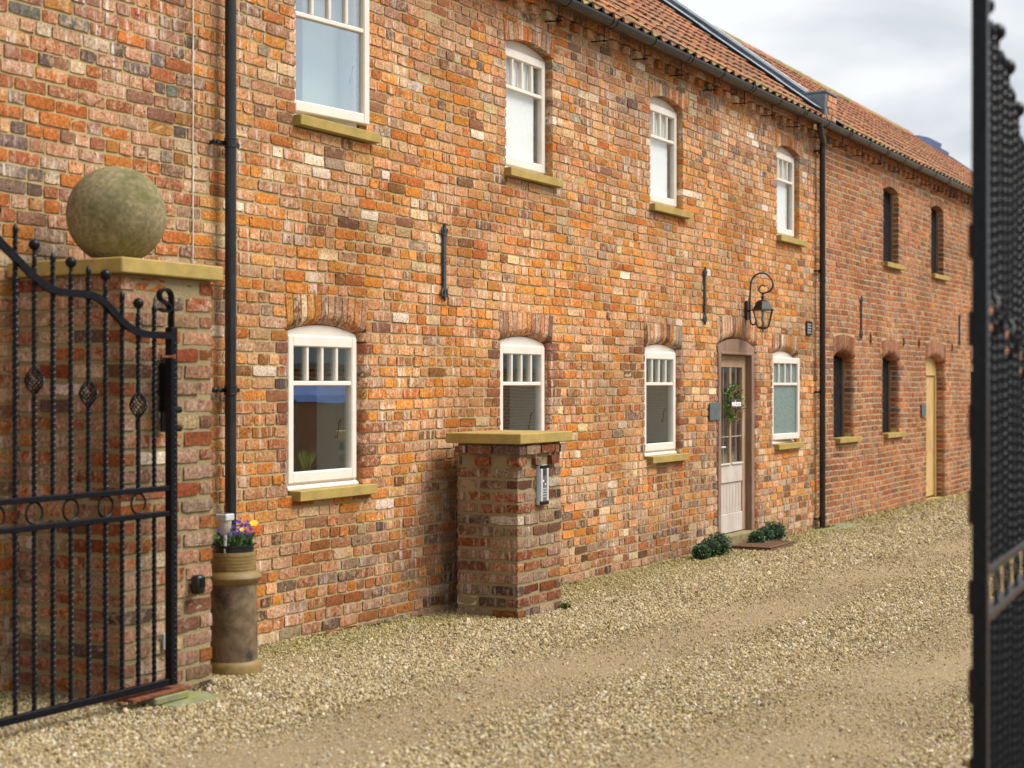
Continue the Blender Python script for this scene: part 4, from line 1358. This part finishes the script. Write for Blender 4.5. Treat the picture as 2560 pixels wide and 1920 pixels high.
pillar('gate_pillar', 'tall brick gate pillar with yellow stone coping behind the left gate', 5.61, 6.272, -.73, -.045, 2.182, .10, (5.572, 6.318, -.77, -.012, 2.184, 2.259), .0845)
pillar('intercom_pillar', 'short free-standing brick pillar with flat yellow coping and keypad in the driveway', 9.63, 10.29, -.674, -.175, 1.234, .0, (9.58, 10.385, -.724, -.106, 1.236, 1.31), .083, .03)

# ball finial
b = MB(); rb = .247
prof = [(.10, 0), (.115, .012), (.125, .02)]
for k in range(0, 25):
    a = -math.pi / 2 + math.pi * (k + 2.2) / 26.2
    prof.append((max(0, rb * math.cos(a)), .012 + rb + rb * math.sin(a) - .012))
prof[-1] = (0, prof[-1][1])
b.lathe(prof, 5.93, -.40, 2.259, 40)
tag(b.build('stone_ball', M['ball'], smooth=60), 'large mossy stone ball on the tall gate pillar', 'stone ball')

# small fittings on the gate pillar
b = MB(); b.cbox(6.085, 6.145, -.80, -.742, .60, .695, .012)
ph = tag(b.build('photocell', M['pipe'], smooth=50), 'small black gate sensor box low on the tall pillar', 'gate sensor')
MB().cbox(6.095, 6.135, -.803, -.7995, .635, .685, .0012).build('lens', M['iron'], ph)
M['greyplate'] = plain('grey_plastic', (.34, .36, .35), .5, var=.08)
gp = thing('cable_box', 'grey vented cover plate on the tall pillar behind the gate', 'cover plate', (5.92, -.75, .35))
MB().cbox(5.88, 5.965, -.755, -.742, .35, .432, .003).build('plate', M['greyplate'], gp)
for k in range(3): MB().cbox(5.89, 5.955, -.7585, -.7548, .366 + k * .02, .376 + k * .02, .001).build('slat', M['capl'], gp)

# intercom
ic = thing('intercom', 'slim metal door-entry keypad on the short pillar', 'intercom', (9.97, -.69, .79))
M['alu'] = plain('brushed_aluminium', (.55, .60, .63), .45, metal=.2, var=.1, scale=40)
M['kdark'] = plain('dark_keypad_face', (.13, .11, .095), .35, var=.2, scale=40)
yi = -.70
MB().cbox(9.905, 10.03, yi, -.672, .79, 1.075, .004).build('housing', M['alu'], ic)
MB().cbox(9.908, 9.936, yi - .012, yi - .0005, .815, 1.05, .003).build('side_rail', M['alu'], ic)
MB().cbox(9.999, 10.027, yi - .012, yi - .0005, .815, 1.05, .003).build('side_rail', M['alu'], ic)
MB().cbox(9.907, 10.028, yi - .013, yi - .0005, 1.051, 1.074, .003).build('end_cap', M['iron'], ic)
MB().cbox(9.907, 10.028, yi - .013, yi - .0005, .791, .814, .003).build('end_cap', M['iron'], ic)
fp = MB().box(9.9325, 10.0025, yi - .006, yi - .0005, .8145, 1.0505).build('face_plate', M['kdark'], ic)
for k in range(6): MB().box(9.942, 9.993, yi - .0075, yi - .0062, 1.0 + k * .007, 1.003 + k * .007).build('grille_slot', M['iron'], fp)
MB().cbox(9.944, 9.960, yi - .0085, yi - .0062, .955, .968, .001).build('lit_label', M['signwhite'], fp)
MB().cbox(9.972, 9.988, yi - .0085, yi - .0062, .933, .942, .001).build('lit_label', M['signwhite'], fp)
for r_ in range(4):
    for q in range(3):
        MB().cbox(9.945 + q * .018, 9.956 + q * .018, yi - .010, yi - .0062, .842 + r_ * .019, .852 + r_ * .019, .0015).build('key', M['alu'], fp)

# ================================================================== CHIMNEY POT PLANTER
M['pot'] = plain('salt_glazed_pot', (.205, .135, .042), .55, var=.25, scale=10, spec=.45, dirt=(.09, .07, .045), dirt_amt=.6, bumpd=.001)
M['potbody'] = plain('sooty_pot_body', (.145, .098, .055), .7, var=.4, scale=16, spec=.35, dirt=(.018, .018, .019), dirt_amt=.95, dscale=4.2, bumpd=.0015)
px_, py_, pz_ = 6.725, -.50, .045
pot = thing('chimney_pot_planter', 'sooty old chimney pot used as a planter at the foot of the left drainpipe', 'planter', (px_, py_, pz_))
MB().lathe([(.150, 0), (.153, .05), (.150, .085), (.142, .105), (.132, .112)], px_, py_, pz_, 36).build('foot', M['pot'], pot, smooth=40)
MB().lathe([(.131, .112), (.130, .30), (.127, .52), (.125, .525)], px_, py_, pz_, 36).build('shaft', M['potbody'], pot, smooth=40)
prof = [(.125, .525), (.136, .535), (.150, .548), (.155, .562), (.150, .578), (.136, .590), (.122, .598)]
for k in range(5): prof += [(.1222, .602 + k * .018), (.1232, .606 + k * .018), (.1232, .612 + k * .018), (.1222, .616 + k * .018)]
prof += [(.120, .70), (.112, .70), (.108, .62), (.0, .62)]
MB().lathe(prof, px_, py_, pz_, 36).build('collar', M['pot'], pot, smooth=35)
MB().lathe([(.107, .66), (.110, .725), (.114, .728), (.114, .738), (.105, .738), (.102, .70), (0, .70)], px_, py_, pz_, 30).build('liner_pot', M['pipe'], pot, smooth=40)
fl = thing('flowers', 'purple violas and yellow primroses planted in the chimney pot', 'flowers', (px_, py_, pz_ + .70))
lf = MB()
for k in range(420):
    a = rng.uniform(0, 6.28); rr_ = .095 * math.sqrt(rng.random())
    base = Vector((px_ + rr_ * math.cos(a), py_ + rr_ * math.sin(a), pz_ + .70 + rng.uniform(0, .07)))
    d = Vector((math.cos(a) * rr_ * 9 + rng.normal(0, .4), math.sin(a) * rr_ * 9 + rng.normal(0, .4), rng.uniform(.5, 1.6)))
    col = [(.05, .12, .025), (.08, .17, .03), (.035, .085, .03), (.16, .22, .10)][rng.integers(4)]
    leaf_cluster(lf, base, d, rng.uniform(.03, .065), rng.uniform(.004, .011), (*np.array(col) * rng.uniform(.8, 1.25), 1))
lf.build('foliage', M['leaf'], fl, fix=False)['kind'] = 'stuff'
def flower(cen, r, col, ccol, name, n=5):
    m_ = MB(); n_ = Vector((rng.normal(0, .4) - .35, -.8 + rng.normal(0, .3), .5 + rng.normal(0, .4))).normalized()
    t1 = n_.cross(Vector((0, 0, 1))).normalized(); t2 = n_.cross(t1)
    c = Vector(cen)
    for k in range(n):
        a = 2 * math.pi * k / n
        d = t1 * math.cos(a) + t2 * math.sin(a); s_ = t2 * math.cos(a) - t1 * math.sin(a)
        pts = [c + n_ * .002, c + d * r * .6 + s_ * r * .42 + n_ * .004, c + d * r + n_ * .001, c + d * r * .6 - s_ * r * .42 + n_ * .004]
        m_.add([tuple(p) for p in pts], [(0, 1, 2), (0, 2, 3)], (*np.array(col) * rng.uniform(.75, 1.25), 1))
    m_.add([tuple(c + n_ * .005 + t1 * r * .16 * math.cos(q) + t2 * r * .16 * math.sin(q)) for q in (0, 2.1, 4.2)], [(0, 1, 2)], (*ccol, 1))
    m_.build(name, M['leaf'], fl, fix=False)
for k in range(64):
    a = rng.uniform(0, 6.28); rr_ = .10 * math.sqrt(rng.random())
    flower((px_ + .015 + rr_ * math.cos(a), py_ + rr_ * math.sin(a), pz_ + .775 + rng.uniform(0, .13) * (1 - rr_ * 4)), rng.uniform(.008, .0135), (.10, .035, .32), (.35, .25, .05), 'viola_bloom')
for (dx, dy, dz, r) in ((.07, -.085, .85, .026), (-.045, -.095, .825, .014)):
    flower((px_ + dx, py_ + dy, pz_ + dz), r, (.80, .52, .02), (.7, .35, .01), 'yellow_bloom', 6)
# solar stake light
so_ = thing('solar_light', 'silver solar stake light stuck in the flower planter', 'solar light', (6.626, -.525, pz_ + .70))
sx, sy, sz = 6.626, -.525, pz_
M['ribbed'] = plain('ribbed_clear_plastic', (.50, .47, .42), .15, var=.12, scale=60)
MB().tube([(sx, sy, sz + .69), (sx, sy, sz + .80)], .009, 10).build('stem', M['alu'], so_, smooth=50)
b = MB(); nn = 40; prof = [(.010, .80), (.020, .812), (.028, .835), (.033, .875)]
vv = []
for (r, z) in prof:
    for j in range(nn):
        a = 2 * math.pi * j / nn; q = r * (1.07 if j % 2 else .95)
        vv.append((sx + q * math.cos(a), sy + q * math.sin(a), sz + z))
ff = [(k * nn + j, k * nn + (j + 1) % nn, (k + 1) * nn + (j + 1) % nn, (k + 1) * nn + j) for k in range(3) for j in range(nn)]
b.add(vv, ff); b.build('lens', M['ribbed'], so_)
MB().cbox(sx - .036, sx + .036, sy - .036, sy + .036, sz + .876, sz + .912, .004).build('cap', M['alu'], so_)
MB().box(sx - .028, sx + .028, sy - .028, sy + .028, sz + .9125, sz + .914).build('solar_cell', M['kdark'], so_)

# flat stone under the gate end, wedge and rusty plate
tag(MB().cbox(5.70, 6.05, -1.0, -.76, .07, .128, .01).build('flagstone', M['moss']), 'mossy flagstone in the gravel at the end of the left gate', 'flagstone')
tag(MB().cbox(5.66, 5.90, -.90, -.80, .129, .165, .006).build('stone_wedge', M['moss']), 'pale stone wedge lying under the left gate on the flagstone', 'stone')
tag(MB().cbox(5.52, 5.93, -.89, -.79, .168, .182, .002).build('steel_plate', M['rust']), 'rusty steel plate under the bottom of the left gate', 'plate')

# ================================================================== GATES
def twisted(mb, s, z0, z1, hw, to, step=.0092, turn=.112):
    ph = rng.uniform(0, 6.28)
    n = max(2, int((z1 - z0) / step)); vv = []
    for k in range(n + 1):
        z = z0 + (z1 - z0) * k / n
        a = ph + 2 * math.pi * z / turn
        for j in range(8):
            q = a + j * math.pi / 4
            r = hw * (1.30 if j % 2 == 0 else 1.0)
            vv.append(to(s + r * math.cos(q), r * math.sin(q), z))
    ff = [(k * 8 + j, k * 8 + (j + 1) % 8, k * 8 + 8 + (j + 1) % 8, k * 8 + 8 + j) for k in range(n) for j in range(8)]
    ff += [tuple(range(7, -1, -1)), tuple(range(n * 8, n * 8 + 8))]
    mb.add(vv, ff)
RS = [0, .2, .28, .36, .45, .52, .60, .72, .80, .87, 1.08, 1.25, 1.45, 1.7, 2.08]
RZ = [1.889, 1.889, 1.905, 1.945, 2.02, 2.055, 2.062, 2.06, 2.066, 2.10, 2.25, 2.35, 2.43, 2.50, 2.54]
TS = [.0, .13, .25, .35, .46, .565, .676, .787, .886, 1.0, 1.205, 1.38, 1.585, 1.765, 2.08]
TZ = [2.03, 2.045, 2.035, 2.10, 2.165, 2.20, 2.20, 2.245, 2.262, 2.355, 2.43, 2.53, 2.60, 2.645, 2.68]
GL = 2.06
def gate(label, origin, dirv, zoff=0, plates=False, side=1):
    ox, oy = origin; dx, dy = dirv
    def to(s, t_, z): return (ox + dx * s - dy * t_, oy + dy * s + dx * t_, z + zoff)
    g = thing('iron_gate', label, 'gate', (ox, oy, .2), 'pair of black wrought iron gates')
    def bx(name, s0, s1, t0, t1, z0, z1, b_=.003, mat=None, par=None):
        m_ = MB(); m_.cbox(s0, s1, t0, t1, z0, z1, b_)
        return m_.build(name, mat or M['iron'], par or g, fn=lambda p: to(*p))
    st = bx('hinge_stile', -.022, .022, -.022, .022, .2, 1.93)
    for k in range(58):
        z = .23 + k * .0285
        m_ = MB(); m_.lathe([(.0045, 0), (.003, .003), (0, .004)], 0, 0, 0, 5)
        # rivet-like pimples hammered along the edge
        for sgn in ((1,) if not plates else (1,)):
            pass
        if k % 1 == 0:
            m2 = MB(); m2.add([to(-.004 + .005 * q[0] / .0045, -.022 * (1 if dx < 0 else 1) * (1 if dx > 0 else -1) * 1.0 - (q[2] if dx > 0 else -q[2]), z + q[1]) for q in m_.v], m_.f)
            st.data  # keep
            if k == 0: piml = MB()
            piml.add(m2.v, m2.f)
    piml.build('hammered_pimples', M['ironblue'], st)['kind'] = 'stuff'
    ms = bx('meeting_stile', GL - .02, GL + .02, -.02, .02, .2, 2.86)
    for nm, z in (('bottom_rail', .2), ('lower_rail', 1.018), ('upper_rail', 1.140)):
        bx(nm, .0225, GL - .0205, -.016, .016, z, z + (.034 if z < .5 else .026))
    # shaped top rail
    ss = np.concatenate([np.linspace(.0225, 1.1, 45), np.linspace(1.13, GL - .0205, 18)])
    zz = np.interp(ss, RS, RZ); zz = np.convolve(np.pad(zz, 2, 'edge'), np.ones(5) / 5, 'valid')
    v = []; f = []
    for k, (s, z) in enumerate(zip(ss, zz)):
        d = Vector((ss[min(k + 1, len(ss) - 1)] - ss[max(k - 1, 0)], zz[min(k + 1, len(ss) - 1)] - zz[max(k - 1, 0)])).normalized()
        nrm = (-d.y * .0165, d.x * .0165)
        for (sg, t_) in ((1, side * .004), (1, side * .024), (-1, side * .024), (-1, side * .004)):
            v.append(to(s + nrm[0] * sg, t_, z + nrm[1] * sg))
    for k in range(len(ss) - 1):
        for j in range(4): f.append((k * 4 + j, k * 4 + (j + 1) % 4, k * 4 + 4 + (j + 1) % 4, k * 4 + 4 + j))
    f += [(0, 1, 2, 3), tuple(range(len(v) - 1, len(v) - 5, -1))]
    MB().add(v, f).build('top_rail', M['iron'], g)
    n = 18; sp_ = .1088
    for i in range(n):
        s = .121 + i * sp_
        if s > GL - .05: break
        zt = float(np.interp(s, TS, TZ))
        ball = (i % 2 == 1)
        mb = MB(); hw = .0095
        bk = (i % 3 == 1)
        zbk = 1.557 + .057 * (i - 1) / 3 * 1.0 + .0
        z_end = zt - (.075 if ball else .045)
        if bk:
            twisted(mb, s, 1.166, zbk - .055, hw, to); twisted(mb, s, zbk + .055, z_end, hw, to)
        else:
            twisted(mb, s, 1.166, z_end, hw, to)
        bar = mb.build('twisted_bar', M['iron'], g)
        if ball:
            m_ = MB(); m_.lathe([(.009, z_end - .004), (.011, z_end + .004), (.008, z_end + .016), (.013, z_end + .022), (.008, z_end + .03), (.009, zt - .028)] + [(max(.0, .0255 * math.cos(a)), zt + .0255 * math.sin(a)) for a in np.linspace(-1.25, math.pi / 2, 10)], 0, 0, 0, 14)
            m_.build('ball_tip', M['iron'], bar, smooth=50, fn=lambda p: to(s + p[0], p[1], p[2]))
        else:
            m_ = MB(); m_.lathe([(.010, z_end - .002), (.0135, z_end + .012), (.012, z_end + .022), (.005, zt - .006), (0, zt)], 0, 0, 0, 8)
            m_.build('spear_tip', M['iron'], bar, smooth=50, fn=lambda p: to(s + p[0], p[1], p[2]))
        if bk:
            m_ = MB()
            for q in range(6):
                for hand in ((1, -1)):
                    pth = []
                    for k in range(11):
                        u = k / 10; a = q * math.pi / 3 + hand * u * math.pi * .8
                        rr_ = .009 + .032 * math.sin(math.pi * u) ** 1.2
                        pth.append(to(s + rr_ * math.cos(a), rr_ * math.sin(a), zbk - .058 + .116 * u))
                    m_.tube(pth, .0036, 5)
            m_.build('basket', M['iron'], bar, smooth=60)
        mb = MB(); twisted(mb, s, .234, 1.018, hw, to); mb.build('lower_bar', M['iron'], g)
        if ball or i == 0 and False:
            m_ = MB(); m_.tube([to(s + .0475 * math.cos(a), 0, 1.092 + .0475 * math.sin(a)) for a in np.linspace(0, 2 * math.pi, 29)], .0052, 6, cap=False)
            m_.build('ring', M['iron'], g, smooth=60)
    # scroll over the hinge stile
    key = [(.0, 1.93), (.0, 2.0), (.0, 2.06), (.003, 2.085), (.015, 2.104), (.040, 2.113), (.066, 2.108), (.083, 2.094), (.086, 2.078), (.074, 2.062), (.050, 2.050), (.026, 2.040), (.013, 2.027), (.016, 2.012), (.034, 2.005), (.058, 2.008), (.080, 2.017)]
    pth = []
    for k in range(len(key) - 1):
        p0, p1, p2, p3 = key[max(k - 1, 0)], key[k], key[k + 1], key[min(k + 2, len(key) - 1)]
        for q in range(4):
            u = q / 4
            pth.append(tuple(.5 * (2 * p1[c] + (p2[c] - p0[c]) * u + (2 * p0[c] - 5 * p1[c] + 4 * p2[c] - p3[c]) * u * u + (3 * p1[c] - p0[c] - 3 * p2[c] + p3[c]) * u ** 3) for c in (0, 1)))
    pth.append(key[-1])
    vv = []; ff = []
    for k, (s, z) in enumerate(pth):
        d = Vector((pth[min(k + 1, len(pth) - 1)][0] - pth[max(k - 1, 0)][0], pth[min(k + 1, len(pth) - 1)][1] - pth[max(k - 1, 0)][1])).normalized()
        nr = (-d.y * .005, d.x * .005)
        for (sg, t_) in ((1, -.016), (1, .016), (-1, .016), (-1, -.016)): vv.append(to(s + nr[0] * sg, t_, z + nr[1] * sg))
    for k in range(len(pth) - 1):
        for j in range(4): ff.append((k * 4 + j, k * 4 + (j + 1) % 4, k * 4 + 4 + (j + 1) % 4, k * 4 + 4 + j))
    ff += [(0, 1, 2, 3), tuple(range(len(vv) - 1, len(vv) - 5, -1))]
    MB().add(vv, ff).build('scroll', M['iron'], st)
    return g, to
gL, toL = gate('black wrought iron gate standing open in front of the left brick pillar', (5.826, -.85), (-1, 0))
# hinge set between left gate and its pillar
hg = MB()
hg.cbox(5.852, 5.872, -.826, -.745, 1.52, 1.76, .004); hg.cbox(5.866, 5.90, -.752, -.742, 1.42, 1.80, .003)
hg.tube([(5.885, -.80, 1.48), (5.885, -.80, 1.82)], .013, 10)
for z in (1.50, 1.56, 1.62, 1.68, 1.74, 1.79): hg.lathe([(.018, -.009), (.018, .009)], 5.885, -.80, z, 10)
for z in (1.44, 1.53): hg.tube([(5.862, -.84, z), (5.90, -.84, z)], .017, 8)
hg.build('hinge', M['iron'], gL, smooth=40)
b = MB(); b.tube([(5.72, -.885, 1.785), (5.80, -.885, 1.788)], .006, 8); b.lathe([(.012, -.01), (.012, .01)], 5.80, -.885, 1.788, 8)
b.build('brass_bolt', M['rust'], gL, smooth=50)
dv = Vector((-.9974, -.072))
gR, toR = gate('black wrought iron gate at far right, nearest the camera and seen end-on', (4.20 + .9974 * GL, -5.05 + .072 * GL), (dv.x, dv.y), 0.0, True, -1)
M['redrust'] = plain('red_brown_plastic', (.06, .014, .010), .5, var=.3)
for z in (.62, .855, 1.09, 1.33, 1.555, 1.80, 2.03):
    b = MB(); b.cbox(GL - .012, GL + .012, -.031, -.0205, z - .047, z + .047, .004)
    b.build('red_stop', M['redrust'], gR, fn=lambda p: toR(p[0], p[1], p[2]))

# ================================================================== plant inside the near ground-floor window
pl = thing('window_plant', 'spiky green potted plant inside the nearest ground-floor window', 'plant', (8.36, .22, 1.035))
b = MB(); b.lathe([(.035, 0), (.045, .06), (.04, .06), (0, .055)], 8.36, .22, 1.037, 14); b.build('pot', M['kdark'], pl, smooth=40)
lf = MB()
for k in range(70):
    a = rng.uniform(0, 6.28)
    leaf_cluster(lf, (8.36 + .02 * math.cos(a), .22 + .02 * math.sin(a), 1.09), (math.cos(a) * rng.uniform(.05, .6), math.sin(a) * rng.uniform(.05, .5), 1), rng.uniform(.09, .16), .004, (*np.array((.30, .45, .07)) * rng.uniform(.6, 1.4), 1))
lf.build('blades', M['leaf'], pl, fix=False)['kind'] = 'stuff'

# ================================================================== range across the yard (only its reflection shows in the ground-floor glass)
m, t, b = newmat('far_brick_wall')
P_ = N(t, 'ShaderNodeNewGeometry').outputs['Position']
sx_ = N(t, 'ShaderNodeSeparateXYZ'); lk(t, P_, sx_.inputs[0]); cb = N(t, 'ShaderNodeCombineXYZ'); lk(t, sx_.outputs[0], cb.inputs[0]); lk(t, sx_.outputs[2], cb.inputs[1])
bt = N(t, 'ShaderNodeTexBrick'); lk(t, cb.outputs[0], bt.inputs[0])
bt.inputs['Scale'].default_value = 1; bt.inputs['Brick Width'].default_value = .225; bt.inputs['Row Height'].default_value = .075; bt.inputs['Mortar Size'].default_value = .010
bt.inputs['Color1'].default_value = (.20, .09, .05, 1); bt.inputs['Color2'].default_value = (.14, .07, .045, 1); bt.inputs['Mortar'].default_value = (.62, .52, .38, 1)
lk(t, bt.outputs[0], b.inputs['Base Color']); b.inputs['Roughness'].default_value = .95
M['farbrick'] = m
opb = thing('yard_range', 'low brick outbuilding across the yard, mirrored in the ground-floor window glass', 'outbuilding', (26, -12, -.2))
MB().box(9, 46, -14, -11, -.5, 2.0).build('wall', M['farbrick'], opb)
b = MB(); b.prism([(-10.8, 1.95), (-10.8, 2.03), (-12.5, 3.9), (-14.2, 2.03), (-14.2, 1.95), (-12.5, 3.8)], 'x', 8.9, 46.1)
rf = b.build('roof', M['slate'], opb)

# unseen blue stack, added and shaped only to reflect as the pane's blue patch
M['tarp'] = plain('blue_tarpaulin', (.035, .09, .34), .4, var=.25, scale=3, bumpd=.02)
tb = thing('tarpaulin_standin', 'added blue stack standing in for an unidentified object mirrored in the nearest ground-floor window', 'tarpaulin', (18.2, -7.3, -.1))
b = MB(); b.prism([(-6.80, 1.42), (-6.95, 1.52), (-7.3, 1.66), (-7.65, 1.52), (-7.80, 1.42)], 'x', 17.25, 19.0); b.build('sheet', M['tarp'], tb)
b = MB(); b.box(17.3, 18.95, -7.76, -6.84, -.12, 1.419); b.build('stack', M['oak'], tb)

# ================================================================== moss and small weeds along the foot of the walls
M['mossleaf'] = tint_mat('moss_leaf', .9, 0, 40, .25)
mo = MB()
def tuft(x, y, k, ln, cols):
    for q in range(k):
        leaf_cluster(mo, (x + rng.normal(0, .02), y + rng.normal(0, .012), gz(x) + rng.uniform(0, .012)), (rng.normal(0, .6), rng.normal(0, .6) - .2, 1), rng.uniform(.4, 1) * ln, ln * .22, (*np.array(cols[rng.integers(len(cols))]) * rng.uniform(.7, 1.3), 1))
GRN = [(.10, .12, .02), (.16, .16, .025), (.06, .085, .02), (.20, .19, .04)]
for k in range(260):
    x = rng.uniform(7.0, 26.0)
    if math.sin(x * 2.3) + math.sin(x * .9 + 1) < .1 or 15.1 < x < 16.3: continue
    tuft(x, -.02 - abs(rng.normal(0, .03)), 14, .022, GRN)
for k in range(14): tuft(10.30 + rng.normal(0, .02), -.66 + rng.normal(0, .03), 20, .05, GRN[:3])
for k in range(10): tuft(18.3 + rng.normal(0, .2), -.05 - abs(rng.normal(0, .05)), 16, .04, GRN)
for k in range(12): tuft(rng.uniform(5.6, 6.3), -.745 - abs(rng.normal(0, .02)), 14, .025, GRN)
mob = mo.build('wall_moss', M['mossleaf'], fix=False)
tag(mob, 'patches of yellow-green moss along the foot of the brick walls', None, None, 'stuff')

print('gravel chips', n)
